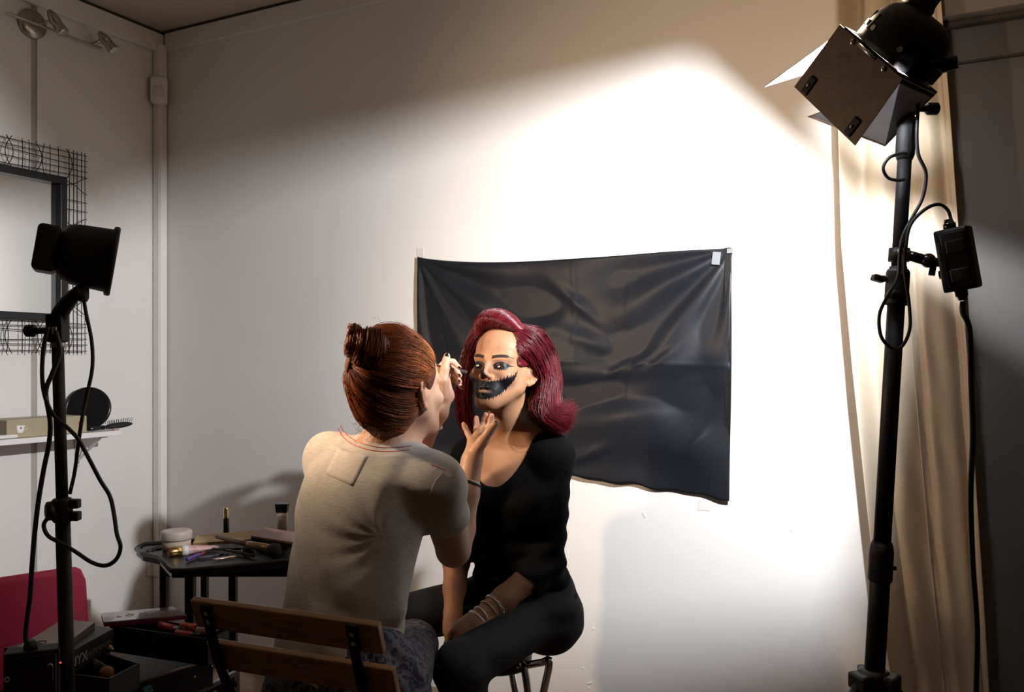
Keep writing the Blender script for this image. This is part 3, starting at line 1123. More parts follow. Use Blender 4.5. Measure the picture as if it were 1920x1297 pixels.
def strands(P_, rad, sides=3):
    """P_: (n strands, m points, 3); rad (n,m) -> one mesh's verts, quads"""
    n, m, _ = P_.shape
    T_ = np.gradient(P_, axis=1)
    T_ /= np.linalg.norm(T_, axis=2, keepdims=True) + 1e-9
    ref = np.where(np.abs(T_[..., 2:3]) > 0.9, np.array([1., 0, 0]), np.array([0, 0, 1.]))
    X_ = np.cross(T_, ref)
    X_ /= np.linalg.norm(X_, axis=2, keepdims=True) + 1e-9
    Y_ = np.cross(T_, X_)
    vs = []
    for j in range(sides):
        t = 2 * math.pi * j / sides
        vs.append(P_ + (X_ * math.cos(t) + Y_ * math.sin(t)) * rad[..., None])
    Vv_ = np.stack(vs, 2).reshape(-1, 3)
    base = (np.arange(n)[:, None] * m + np.arange(m - 1)[None]) * sides
    qs = []
    for j in range(sides):
        j2 = (j + 1) % sides
        qs.append(np.stack([base + j, base + j2, base + sides + j2, base + sides + j], -1).reshape(-1, 4))
    return Vv_, np.concatenate(qs)


def crom_np(ctrl, m):
    """ctrl (..., c, 3) -> (..., m, 3) Catmull-Rom"""
    c = ctrl.shape[-2]
    ext = np.concatenate([2 * ctrl[..., :1, :] - ctrl[..., 1:2, :], ctrl, 2 * ctrl[..., -1:, :] - ctrl[..., -2:-1, :]], -2)
    s = np.linspace(0, c - 1 - 1e-6, m)
    i = s.astype(int)
    t = (s - i)[:, None]
    a, b, d, e = ext[..., i, :], ext[..., i + 1, :], ext[..., i + 2, :], ext[..., i + 3, :]
    return 0.5 * (2 * b + (d - a) * t + (2 * a - 5 * b + 4 * d - e) * t ** 2 + (3 * b - a - 3 * d + e) * t ** 3)


def sheet_strands(guides, n, m=26, jitter=0.004, rad=0.0007, seed=1, off=None, tipj=0.0, cut=0.0):
    """strands between neighbouring guide curves (list of equal-length point lists)"""
    r = np.random.default_rng(seed)
    Gd = np.array([[A3(p) for p in g_] for g_ in guides])          # (g, c, 3)
    gcount = len(Gd)
    u = r.uniform(0, gcount - 1 - 1e-6, n)
    # smooth across the guides too
    Gt = np.swapaxes(Gd, 0, 1)                                      # (c, g, 3)
    uu = np.linspace(0, gcount - 1, 120)
    Gs = crom_np(Gt, 120) if gcount > 2 else np.stack([Gt[:, 0] + (Gt[:, 1] - Gt[:, 0]) * (x / (gcount - 1)) for x in uu], 1)
    ci = np.clip((u / max(gcount - 1, 1) * 119).astype(int), 0, 119)
    ctrl = np.swapaxes(Gs[:, ci], 0, 1)                             # (n, c, 3)
    S = crom_np(ctrl, m)
    j0 = r.normal(size=(n, 1, 3)) * jitter
    j1 = r.normal(size=(n, 1, 3)) * (jitter + tipj)
    w = np.linspace(0, 1, m)[None, :, None]
    S = S + j0 * (1 - w) * np.minimum(1, w * 6 + 0.25) + j1 * w
    ph = r.uniform(0, 6.28, (n, 1, 1))
    S = S + 0.0009 * np.sin(w * r.uniform(8, 22, (n, 1, 1)) + ph) * r.normal(size=(n, 1, 3))
    if cut:
        ln = 1 - r.uniform(0, cut, n) ** 1.5
        S2 = np.empty_like(S)
        for q in range(n):
            x = np.linspace(0, ln[q] * (m - 1), m)
            i = np.minimum(x.astype(int), m - 2)
            S2[q] = S[q, i] + (S[q, i + 1] - S[q, i]) * (x - i)[:, None]
        S = S2
    R_ = rad * (1 - 0.75 * np.linspace(0, 1, m)[None] ** 3) * r.uniform(0.7, 1.3, (n, 1))
    return S, R_


def strand_object(name, lists, m, parent, base, spread, seed=5, sides=3):
    Vs, Qs, Cs = [], [], []
    off = 0
    r = np.random.default_rng(seed)
    for S, R_ in lists:
        v, q = strands(S, R_, sides)
        Vs.append(v)
        Qs.append(q + off)
        off += len(v)
        c = np.array(base)[None] * np.exp(r.normal(size=(len(S), 1)) * spread) * (1 + r.normal(size=(len(S), 3)) * 0.06)
        Cs.append(np.repeat(np.clip(c, 0.001, 1), S.shape[1] * sides, 0))
    me = arrmesh(name, np.concatenate(Vs), np.concatenate(Qs))
    setcol(me, np.concatenate(Cs))
    o = put(name, me, m, parent, True)
    return o


def hframe(f, up=(0, 0, 1)):
    """axes of a head or body: columns = its right side, forward, up"""
    f = Vector(f).normalized()
    r = f.cross(Vector(up)).normalized()
    u = r.cross(f).normalized()
    return Matrix((r, f, u)).transposed()


def head_prims(O, M, jaw=1.0, face=True, eyes_open=0.55):
    """O between the ears, M = head axes.  Everything in metres."""
    W = lambda x, y, z: A3(Vector(O) + M @ Vector((x, y, z)))
    m3 = np.array(M)
    p = [el(W(0, -0.008, 0.046), (0.073, 0.094, 0.083), m3, 0),
         el(W(0, 0.040, 0.052), (0.060, 0.050, 0.052), m3, 0.03),
         el(W(0, 0.040, -0.022), (0.0575, 0.050, 0.068), m3, 0.03),
         el(W(0, 0.058, -0.070), (0.034, 0.034, 0.036), m3, 0.025),
         rc(W(0.006, 0.0765, -0.0905), W(-0.006, 0.0765, -0.0905), 0.0150, 0.0150, 0.022)]
    for s in (-1, 1):
        p += [rc(W(s * 0.051, 0.012, -0.040), W(s * 0.016, 0.070, -0.090), 0.0150, 0.0145, 0.025),
              rc(W(s * 0.056, 0.012, -0.005), W(s * 0.051, 0.012, -0.040), 0.016, 0.0155, 0.02)]
        if face:
            p += [el(W(s * 0.043, 0.066, -0.022), (0.021, 0.020, 0.017), m3, 0.022),
                  rc(W(s * 0.012, 0.0895, 0.021), W(s * 0.046, 0.073, 0.026), 0.0075, 0.0075, 0.016)]
    if face:
        p += [el(W(0, 0.080, -0.056), (0.030, 0.016, 0.026), m3, 0.018)]
        for s in (-1, 1):        # eye sockets
            p += [el(W(s * 0.0315, 0.100, 0.003), (0.0165, 0.014, 0.0095), m3, 0.012, -1)]
        p += [rc(W(0, 0.0895, 0.016), W(0, 0.107, -0.016), 0.0062, 0.0078, 0.012),
              el(W(0, 0.110, -0.0215), (0.0088, 0.0085, 0.0078), m3, 0.008)]
        for s in (-1, 1):
            p += [el(W(s * 0.0118, 0.0985, -0.0275), (0.0065, 0.0095, 0.0065), m3, 0.007),
                  rc(W(s * 0.0068, 0.1035, -0.0345), W(s * 0.0078, 0.098, -0.031), 0.0026, 0.0026, 0.003, -1)]
        # eyelids: a shell round the eyeball with an almond opening
        for s in (-1, 1):
            ec = (s * 0.0315, 0.0740, 0.002)
            p += [el(W(*ec), (0.0155, 0.0150, 0.0140), m3, 0.006),
                  el(W(s * 0.0318, 0.0925, 0.0012), (0.0135, 0.0120, 0.0044 * eyes_open / 0.55), m3, 0.0015, -1)]
        # lips
        p += [rc(W(-0.0235, 0.0865, -0.0605), W(-0.005, 0.0962, -0.0545), 0.0038, 0.0052, 0.006),
              rc(W(0.0235, 0.0865, -0.0605), W(0.005, 0.0962, -0.0545), 0.0038, 0.0052, 0.006),
              rc(W(-0.005, 0.0962, -0.0545), W(0.005, 0.0962, -0.0545), 0.0050, 0.0050, 0.004),
              rc(W(-0.021, 0.0865, -0.0635), W(0, 0.0958, -0.0685), 0.0042, 0.0064, 0.006),
              rc(W(0.021, 0.0865, -0.0635), W(0, 0.0958, -0.0685), 0.0042, 0.0064, 0.006)]
        for s in (-1, 1):
            p += [rc(W(s * 0.024, 0.0895, -0.0612), W(0, 0.1025, -0.0612), 0.0013, 0.0016, 0.0025, -1)]
        p += [rc(W(0, 0.1005, -0.040), W(0, 0.1005, -0.050), 0.0016, 0.0022, 0.005, -1)]
    # ears
    for s in (-1, 1):
        eM = m3 @ np.array(Matrix.Rotation(s * 0.40, 3, 'Z') @ Matrix.Rotation(0.16, 3, 'X'))
        ec = W(s * 0.0765, -0.012, 0.002)
        eM = eM * 1.0
        ek = 1.14
        p += [el(ec, (0.0065, 0.0165 * ek, 0.029 * ek), eM, 0.008)]
        E = lambda x, y, z: ec + eM @ np.array([s * x * 1.1, y * ek, z * ek])
        hel = [E(0.002, 0.012, 0.004), E(0.003, 0.013, 0.018), E(0.005, 0.005, 0.028), E(0.007, -0.008, 0.026), E(0.008, -0.0155, 0.014), E(0.007, -0.014, -0.004), E(0.005, -0.006, -0.020), E(0.003, 0.004, -0.028), E(0.002, 0.009, -0.024)]
        p += chain(hel, [0.0034, 0.0040, 0.0043, 0.0043, 0.0042, 0.0040, 0.0045, 0.0056, 0.0044], 0.003)
        p += [el(E(0.0090, 0.001, -0.002), (0.0098, 0.0088, 0.0140), eM, 0.003, -1),
              el(E(0.0085, -0.004, 0.016), (0.0062, 0.007, 0.0075), eM, 0.003, -1),
              rc(E(0.003, 0.011, -0.003), E(0.004, 0.0085, -0.009), 0.0038, 0.0038, 0.004)]
    return p


def nail(parent, tip, axis, normal, w, l, m):
    """small domed finger nail on the back of a fingertip"""
    axis = Vector(axis).normalized()
    normal = Vector(normal)
    normal = (normal - axis * normal.dot(axis)).normalized()
    x = axis.cross(normal)
    return MB().ball(tip, (w, l, 0.0022), Matrix((x, axis, normal)).transposed(), n=12).put('fingernail', m, parent)


def ray_hit(prims, post, px, py, d0, d1, n=160):
    """first point of the surface along the line of sight through px, py between distances d0 and d1, and its normal"""
    ds = np.linspace(d0, d1, n)
    pts = np.array([A3(P(px, py, d)) for d in ds])
    v = post(pts, sdf(prims, pts, False))
    i = int(np.argmax(v < 0))
    if v[i] >= 0:
        i = int(np.argmin(v))
    t = ds[i] if i == 0 or v[i] >= 0 else ds[i - 1] + (ds[i] - ds[i - 1]) * min(1, max(0, v[i - 1] / (v[i - 1] - v[i] + 1e-9)))
    p = A3(P(px, py, t))
    e = 0.001
    q = np.concatenate([p[None], p + np.eye(3) * e])
    w = post(q, sdf(prims, q, False))
    g = w[1:] - w[0]
    return p, g / (np.linalg.norm(g) + 1e-12)


def laid(prims, post, pix, d0, d1, off):
    out = []
    for x, y in pix:
        p, g = ray_hit(prims, post, x, y, d0, d1)
        out.append(Vector(p + g * off))
    return out


def lift_to(prims, Pts, lift, post=None):
    """push points out until they lie at least lift above the surface"""
    sh = Pts.shape
    p = Pts.reshape(-1, 3).copy()
    l = np.broadcast_to(lift, sh[:-1]).reshape(-1)
    f = (lambda x: post(x, sdf(prims, x, False))) if post else (lambda x: sdf(prims, x, False))
    e = 0.001
    for _ in range(3):
        d = f(p)
        g = np.stack([(f(p + np.eye(3)[i] * e) - d) / e for i in range(3)], 1)
        g /= np.linalg.norm(g, axis=1, keepdims=True) + 1e-9
        p += g * np.clip(l - d, 0, 0.03)[:, None]
    return p.reshape(sh)
# ------------------------------------------------------------------ make-up artist, seen from behind
skin_m = mat('skin', (0.5, 0.3, 0.2), 0.46, attr='Col', var=0.05, scale=60, bump=0.06, bscale=400, sss=0.12, spec=0.4)
nail_m = mat('black_nail_polish', (0.006, 0.006, 0.009), 0.12, spec=0.7, coat=0.5)
SK = np.array([0.50, 0.295, 0.20])


def dirs(theta):
    t = math.radians(theta)
    return (R * math.cos(t) - F * math.sin(t)), (F * math.cos(t) + R * math.sin(t))


art = thing('person', 'woman in a grey t-shirt with a messy ginger bun, painting the other woman\'s face', 'person', C(-.335, 1.80, 0.0))
tu, tv = dirs(38)
TO = C(-.30, 1.93, 0.0)


def sec(py, pxl, pxr, d, rv, ang=38, o=TO, u=None, v=None):
    """torso section from its silhouette: height, left and right edge, distance"""
    u = tu if u is None else u
    v = tv if v is None else v
    c = P((pxl + pxr) / 2, py, d)
    hw = (pxr - pxl) / 2 * d / FPX
    s, co = math.sin(math.radians(ang)), math.cos(math.radians(ang))
    ru = math.sqrt(max(hw ** 2 - (rv * s) ** 2, 0.0016)) / co
    q = c - o
    return (c.z, q.dot(u), q.dot(v), ru, rv)


# head
hr, hf = dirs(37)
A_M = hframe(hf + UP * 0.17, UP + R * 0.02)
ear = P(797, 741, 1.905)
A_O = ear - A_M.col[0] * 0.0765
AW = lambda x, y, z: A3(A_O + A_M @ Vector((x, y, z)))
C7 = P(714, 846, 1.945)
RS, RE, RW = P(818, 908, 1.885), P(850, 1030, 2.06), P(885, 862, 2.12)
LS, LE, LW = P(624, 862, 2.085), P(728, 915, 2.27), P(822, 772, 2.19)
HIP = C(-.335, 1.80, 0.545)
pu, pv = dirs(25)
RH, LH = HIP + pu * 0.085, HIP - pu * 0.085
RK, LK = C(-.250, 2.20, 0.50), C(-.44, 2.24, 0.50)
RA, LA = C(-.27, 2.12, 0.09), C(-.45, 2.18, 0.09)

torso = [sec(858, 620, 812, 1.965, .085), sec(900, 600, 796, 1.955, .098), sec(960, 578, 780, 1.935, .100), sec(1030, 572, 760, 1.905, .095),
         sec(1100, 566, 745, 1.87, .098), sec(1170, 552, 752, 1.835, .105), sec(1260, 520, 770, 1.81, .115)]
body = head_prims(A_O, A_M, face=True, eyes_open=.5)
body += [rc(AW(0, -0.018, -0.03), C7 + tv * 0.018, 0.0515, 0.054, 0.03),
         rc(AW(0, 0.012, -0.06), C7 + tv * 0.05 - UP * .01, 0.040, 0.05, 0.03),
         loft(TO, tu, tv, UP, torso, 0.03),
         rc(C7 + tv * .01 - UP * .008, LS.lerp(C7, .25), 0.050, 0.044, 0.04), rc(C7 + tv * .01 - UP * .008, RS.lerp(C7, .25), 0.050, 0.044, 0.04),
         rc(LS, LE, 0.050, 0.037, 0.03), rc(RS, RE, 0.050, 0.040, 0.03)]
for E_, W_ in ((RE, RW), (LE, LW)):
    m1 = E_.lerp(W_, 0.22)
    m2 = E_.lerp(W_, 0.62)
    body += chain([E_, m1, m2, W_], [0.0375, 0.0405, 0.0335, 0.0245], 0.015)
# pelvis and legs
body += [el(HIP + UP * .01, (0.155, 0.10, 0.095), np.array(Matrix((pu, pv, UP)).transposed()), 0.04)]
for H_, K_, A_ in ((RH, RK, RA), (LH, LK, LA)):
    body += [el(H_ - pv * .02 - UP * .015, (0.085, 0.095, 0.075), np.array(Matrix((pu, pv, UP)).transposed()), 0.03),
             rc(H_, K_, 0.078, 0.053, 0.03), rc(K_, K_.lerp(A_, .4) - pv * .02, 0.050, 0.046, 0.02), rc(K_.lerp(A_, .4) - pv * .02, A_, 0.046, 0.032, 0.02),
             rc(A_ - pv * .03 - UP * .05, A_ + pv * .15 - UP * .062, 0.032, 0.024, 0.02)]
# right hand, palm half open under the chin
rk = [P(911, 822, 2.175), P(902, 817, 2.17), P(893, 819, 2.16), P(884, 828, 2.145)]
hand = [rc(RW, P(890, 846, 2.13), 0.0235, 0.021, 0.012)]
for q in rk:
    hand.append(rc(P(888, 850, 2.13), q, 0.0165, 0.0108, 0.010))
fing = [([rk[0], P(917, 800, 2.205), P(921, 786, 2.205), P(922, 779, 2.20)], (0.0092, 0.0080, 0.0074, 0.0066)),
        ([rk[1], P(906, 797, 2.215), P(909, 785, 2.215), P(911, 777, 2.21)], (0.0094, 0.0082, 0.0075, 0.0066)),
        ([rk[2], P(894, 801, 2.20), P(893, 790, 2.205), P(893, 783, 2.205)], (0.0092, 0.0080, 0.0073, 0.0064)),
        ([rk[3], P(877, 812, 2.165), P(872, 801, 2.17), P(869, 795, 2.17)], (0.0082, 0.0071, 0.0066, 0.0058))]
for pts, rad in fing:
    hand += chain(pts, rad, 0.004)
hand += chain([P(889, 850, 2.12), P(904, 828, 2.105), P(918, 808, 2.105), P(928, 795, 2.11), P(931, 791, 2.112)], (0.018, 0.0132, 0.0100, 0.0082, 0.0070), 0.006)
body += hand
# left hand, closed on the brush
lh = [rc(LW, P(830, 744, 2.20), 0.0235, 0.0225, 0.012), rc(P(830, 748, 2.205), P(839, 742, 2.225), 0.021, 0.0165, 0.012),
      rc(P(829, 742, 2.20), P(823, 694, 2.22), 0.019, 0.0115, 0.012), rc(P(832, 742, 2.21), P(829, 696, 2.245), 0.018, 0.0110, 0.012),
      rc(P(834, 742, 2.22), P(834, 704, 2.262), 0.018, 0.0108, 0.012), rc(P(836, 742, 2.225), P(838, 714, 2.272), 0.017, 0.0100, 0.012)]
lf = [([P(823, 692, 2.22), P(836, 677, 2.235), P(850, 678, 2.238), P(861, 689, 2.235)], (0.0095, 0.0086, 0.0076, 0.0062)),
      ([P(829, 696, 2.245), P(842, 686, 2.262), P(854, 691, 2.262), P(862, 704, 2.255)], (0.0095, 0.0086, 0.0078, 0.0064)),
      ([P(834, 704, 2.262), P(846, 698, 2.278), P(856, 704, 2.278), P(862, 716, 2.268)], (0.0092, 0.0082, 0.0075, 0.0062)),
      ([P(838, 714, 2.272), P(849, 711, 2.288), P(858, 716, 2.288), P(866, 727, 2.28)], (0.0082, 0.0074, 0.0068, 0.0056))]
for pts, rad in lf:
    lh += chain(pts, rad, 0.0035)
lh += chain([P(829, 742, 2.185), P(831, 714, 2.175), P(834, 692, 2.18), P(837, 675, 2.188), P(838, 667, 2.192)], (0.0195, 0.0140, 0.0108, 0.0094, 0.0080), 0.006)
body += lh
V, Q = sd_mesh('artist_body', body, 0.003)
me = seal(arrmesh('artist_body', V, Q))
loc = (V - A3(A_O)) @ np.array(A_M)
col = np.tile(SK, (len(V), 1))
earness = np.exp(-(((np.abs(loc[:, 0]) - 0.079) / 0.010) ** 2 + ((loc[:, 1] + .01) / 0.022) ** 2 + (loc[:, 2] / 0.035) ** 2))
col = col * (1 - earness[:, None] * np.array([-.05, .22, .28]))
for tipp in [f_[0][-1] for f_ in fing + lf]:
    w = np.exp(-((V - A3(tipp)) ** 2).sum(1) / 0.010 ** 2)
    col = col * (1 - w[:, None] * np.array([-.06, .14, .14]))
setcol(me, np.clip(col, 0, 1))
put('body', me, skin_m, art, True)
tb = P(929, 793.5, 2.1045)
nail(art, tb, P(931, 790, 2.112) - P(920, 805, 2.107), (R * .55 - F * .6 + UP * .5), 0.0056, 0.0078, nail_m)
nail(art, P(838, 667, 2.184), P(838, 663, 2.19) - P(836, 680, 2.186), (-F * .9 + UP * .25 + R * .1), 0.0054, 0.0080, nail_m)
for a0, b0, dz in (((861, 689, 2.229), (850, 679, 2.235), .3), ((861, 703, 2.249), (855, 692, 2.26), .15), ((861, 714, 2.262), (857, 705, 2.275), .1), ((865, 725, 2.275), (859, 717, 2.286), .1)):
    nail(art, P(*a0) - F * .0015 + R * .001, P(*a0) - P(*b0), (-F * .75 + R * .6 + UP * dz), 0.0040, 0.0056, nail_m)

# ---- t-shirt
shirt_secs = [sec(850, 640, 800, 1.96, .085), sec(872, 574, 822, 1.965, .104), sec(905, 557, 816, 1.958, .120), sec(950, 551, 806, 1.94, .125), sec(1000, 547, 799, 1.922, .122),
              sec(1050, 541, 785, 1.90, .119), sec(1100, 533, 769, 1.88, .120), sec(1140, 526, 760, 1.862, .124), sec(1180, 522, 752, 1.845, .128), sec(1230, 516, 752, 1.83, .134), sec(1290, 512, 756, 1.81, .140)]


def sleeve(S_, E_, t0, t1, r0, r1):
    w = (E_ - S_).normalized()
    M = frame(w)
    return loft(S_, M.col[0], M.col[1], w, [(t0, 0, 0, r0, r0), (0, 0, 0, r0 + .003, r0 + .003), ((t0 + t1) / 2 + .03, 0, 0, (r0 + r1) / 2, (r0 + r1) / 2), (t1, 0, 0, r1, r1)], 0.022)


def sh_prims():
    p = [loft(TO, tu, tv, UP, shirt_secs, 0.02),
         rc(C7 + tv * .015 - UP * .020, LS.lerp(C7, .18), 0.060, 0.053, 0.05), rc(C7 + tv * .015 - UP * .020, RS.lerp(C7, .18), 0.060, 0.053, 0.05),
         sleeve(RS, RE, -0.045, 0.128, 0.055, 0.060), sleeve(LS, LE, -0.045, 0.135, 0.056, 0.058),
         el(RS, (0.056, 0.056, 0.054), None, 0.04), el(LS, (0.056, 0.056, 0.054), None, 0.04)]
    # openings: arms, neck, hem
    p += [rc(RS.lerp(RE, .30), RE, 0.051, 0.052, 0.004, -1), rc(LS.lerp(LE, .34), LE, 0.050, 0.050, 0.004, -1)]
    nb = C7 + tv * .030 - UP * .006
    ntop = Vector(AW(0, -0.005, -0.03))
    p += [rc(nb + (ntop - nb) * .10, ntop + (ntop - nb) * .4, 0.0645, 0.080, 0.006, -1)]
    return p


shirt_p = sh_prims()
HEMZ = P(650, 1206, 1.84).z
armpit = A3(P(803, 985, 1.90))
sb = A3(TO)
UU, VV = A3(tu), A3(tv)


def shirt_post(p, d):
    q = p - armpit
    dist = np.linalg.norm(q, axis=1)
    # folds fanning from the armpit down and across the back
    a = (p - sb) @ UU
    ang = np.arctan2(q[:, 2], q @ UU)
    w = np.exp(-dist / 0.11)
    disp = 0.0062 * w * np.sin(ang * 11 + dist * 38 + 1.5 * noise3(p, 22, 12)) * np.clip((dist - .02) / .04, 0, 1) * np.clip(-(q @ UU) / .03 + .4, 0, 1)
    # long diagonal drag lines in the lower back
    s = (p[:, 2] - 0.62) * 1.0 + a * 0.75
    low = np.clip((0.98 - p[:, 2]) / 0.25, 0, 1)
    disp += 0.0060 * low * np.sin(s * 62 + 2 * np.sin(a * 18 + p[:, 2] * 9)) * (0.4 + 0.6 * np.sin(a * 14 + 1) ** 2)
    disp += 0.0036 * noise3(p * np.array([1, 1, 1.0]), 34, 3) * low
    disp += 0.0016 * noise3(p, 70, 4)
    # bunched hem on the right hip
    hq = p - A3(P(748, 1150, 1.80))
    disp += 0.016 * np.exp(-(hq ** 2).sum(1) / 0.032 ** 2)
    d = d - disp
    # hem: cut by a gently curved plane
    hz_ = HEMZ - 0.010 + 0.012 * np.sin(a * 13 + .6)
    return np.maximum(d, (hz_ - p[:, 2]))


V, Q = sd_mesh('tshirt', shirt_p, 0.0036, shirt_post, slack=.03)
tee_m = mat('grey_marl_jersey', (0.42, 0.40, 0.375), 0.85, var=0.13, scale=55, stretch=(1, 1, 5), bump=0.22, bscale=130, sheen=0.25, spec=0.25)
tee = put('t_shirt', arrmesh('tshirt', V, Q), tee_m, art, True)
tee['label'] = 'grey marl jersey t-shirt'


red_st = mat('red_stitching', (0.55, 0.05, 0.035), 0.7)
collar_back = [(634, 803), (640, 815), (655, 829), (680, 840), (710, 846), (742, 846), (768, 843)]


def px_curve(pts, sub):
    return [(v.x, v.y) for v in crom([Vector((x, y, 0)) for x, y in pts], sub)]


for dy in (0, 9):
    MB().tube(laid(shirt_p, shirt_post, px_curve([(x + dy * .4, y - dy * .8) for x, y in collar_back], 5), 1.7, 2.2, 0.0005), 0.0009, 5).put('red_stitch_line', red_st, tee)
MB().tube(laid(shirt_p, shirt_post, px_curve([(808, 871), (822, 876), (834, 882)], 4), 1.7, 2.2, 0.0005), 0.0009, 5).put('red_stitch_line', red_st, tee)
MB().tube(laid(shirt_p, shirt_post, px_curve([(830, 886), (815, 905), (805, 935), (802, 965)], 4), 1.7, 2.2, 0.0002), 0.0011, 5).put('sleeve_seam', tee_m, tee)
# pale sewn-on patch below the neck
c4 = [Vector((634, 838, 0)), Vector((690, 856, 0)), Vector((662, 912, 0)), Vector((609, 888, 0))]
n_ = 9
grid = []
for i in range(n_):
    for j in range(n_):
        s, t = i / (n_ - 1), j / (n_ - 1)
        v = c4[0].lerp(c4[1], s).lerp(c4[3].lerp(c4[2], s), t)
        grid.append((v.x, v.y))
pg = laid(shirt_p, shirt_post, grid, 1.7, 2.2, 0.0006)
fq = [[i * n_ + j, i * n_ + j + 1, (i + 1) * n_ + j + 1, (i + 1) * n_ + j] for i in range(n_ - 1) for j in range(n_ - 1)]
o = put('patch', arrmesh('patch', np.array([A3(v) for v in pg]), fq), mat('pale_jersey_patch', (0.47, 0.445, 0.415), 0.85, var=0.1, scale=60, stretch=(1, 1, 5), bump=0.15, bscale=140), tee, True)
o.modifiers.new('thickness', 'SOLIDIFY').thickness = 0.0010

# ---- leopard leggings
leg_p = [el(HIP + UP * .055 + pv * .01, (0.125, 0.085, 0.10), np.array(Matrix((pu, pv, UP)).transposed()), 0.04), el(HIP + UP * .015 - pv * .005, (0.168, 0.112, 0.105), np.array(Matrix((pu, pv, UP)).transposed()), 0.04)]
for H_, K_, A_ in ((RH, RK, RA), (LH, LK, LA)):
    leg_p += [el(H_ - pv * .025 - UP * .012, (0.094, 0.104, 0.083), np.array(Matrix((pu, pv, UP)).transposed()), 0.03),
              rc(H_, K_, 0.088, 0.061, 0.03), rc(K_, K_.lerp(A_, .4) - pv * .02, 0.058, 0.052, 0.02), rc(K_.lerp(A_, .4) - pv * .02, A_, 0.052, 0.040, 0.02)]
crease = A3(RH + UP * .08)


def leg_post(p, d):
    q = p - crease
    w = np.exp(-(q ** 2).sum(1) / 0.11 ** 2)
    return d - 0.004 * w * np.sin(q @ np.array([A3(R)[0], A3(R)[1], 1.1]) * 150 + 2 * noise3(p, 25, 8)) - 0.0015 * noise3(p, 50, 9)


V, Q = sd_mesh('leggings', leg_p, 0.0045, leg_post)
leo = bpy.data.materials.new('leopard_print_jersey')
leo.use_nodes = True
N, L = nt(leo)
b = N['Principled BSDF']
tc = N.new('ShaderNodeTexCoord')
nz = N.new('ShaderNodeTexNoise')
nz.inputs['Scale'].default_value = 18
mixv = N.new('ShaderNodeVectorMath')
mixv.operation = 'MULTIPLY_ADD'
mixv.inputs[1].default_value = (0.05, 0.05, 0.05)
L.new(tc.outputs['Object'], nz.inputs['Vector'])
L.new(nz.outputs['Color'], mixv.inputs[0])
L.new(tc.outputs['Object'], mixv.inputs[2])
vo = N.new('ShaderNodeTexVoronoi')
vo.inputs['Scale'].default_value = 62
L.new(mixv.outputs[0], vo.inputs['Vector'])
rp = N.new('ShaderNodeValToRGB')
cr = rp.color_ramp
cr.elements[0].position = 0.0
cr.elements[0].color = (0.055, 0.055, 0.075, 1)
cr.elements[1].position = 0.19
cr.elements[1].color = (0.055, 0.055, 0.075, 1)
for pos, c in ((0.24, (0.012, 0.014, 0.032, 1)), (0.46, (0.012, 0.014, 0.032, 1)), (0.52, (0.085, 0.083, 0.10, 1))):
    e = cr.elements.new(pos)
    e.color = c
L.new(vo.outputs['Distance'], rp.inputs[0])
L.new(rp.outputs[0], b.inputs['Base Color'])
b.inputs['Roughness'].default_value = 0.8
b.inputs['Specular IOR Level'].default_value = 0.25
lo_ = put('leggings', arrmesh('leggings', V, Q), leo, art, True)
lo_['label'] = 'dark blue-grey leopard print leggings'
shoe_m = mat('black_shoe', (0.012, 0.012, 0.012), 0.5)
for A_ in (RA, LA):
    MB().box(A_ + pv * .06 - UP * .058, (0.085, 0.25, 0.055), Matrix((pu, pv, UP)).transposed(), bevel=0.022, seg=4).put('shoe', shoe_m, art)

# ---- bracelets
silver = mat('silver_jewellery', (0.88, 0.87, 0.86), 0.3, metal=0.85)
bc = RE.lerp(RW, 0.735)
bax = (RW - RE).normalized()
MB().torus(bc, (bax + R * .10).normalized(), 0.0320, 0.0036, 40, 8).put('leather_bracelet', mat('dark_braided_leather', (0.02, 0.014, 0.012), 0.5, bump=.6, bscale=300), art, 'dark braided bracelet')
MB().torus(bc + bax * .005, (bax + R * .10).normalized(), 0.0325, 0.0013, 40, 6).put('bracelet', silver, art)
b2c = LE.lerp(LW, 0.86)
b2x = (LW - LE).normalized()
cb = MB()
fr2 = frame((b2x + UP * .2).normalized())
for i in range(34):
    t = 2 * math.pi * i / 34
    cb.ball(b2c + fr2 @ Vector((math.cos(t) * .0295, math.sin(t) * .0295, 0)), (.0026, .0026, .0018), n=8)
cb.put('chain_bracelet', silver, art)
MB().tube([P(817, 797, 2.15), P(814, 803, 2.148), P(810, 812, 2.147)], [0.0015, 0.0022, 0.003], 6).put('pendant', mat('copper_charm', (0.35, 0.16, 0.09), 0.35, metal=.8), art)

# ---- hair: cap drawn up into a bun
hair_a = mat('ginger_hair', (0.2, 0.06, 0.02), 0.44, attr='Col', var=0.10, scale=80, spec=0.35)
BUN = (-0.030, -0.088, 0.082)           # bun base in head axes
m3 = np.array(A_M)
cap = [el(AW(0, -0.012, 0.050), (0.084, 0.106, 0.0935), m3, 0), el(AW(0, -0.040, 0.0), (0.076, 0.070, 0.075), m3, 0.03),
       rc(AW(0, -0.060, -0.035), AW(0, -0.052, -0.062), 0.042, 0.034, 0.03),
       el(AW(0.090, -0.002, -0.006), (0.034, 0.025, 0.036), m3, 0.008, -1), el(AW(-0.090, -0.002, -0.006), (0.034, 0.025, 0.036), m3, 0.008, -1)]
cutp = A_M.col[1]


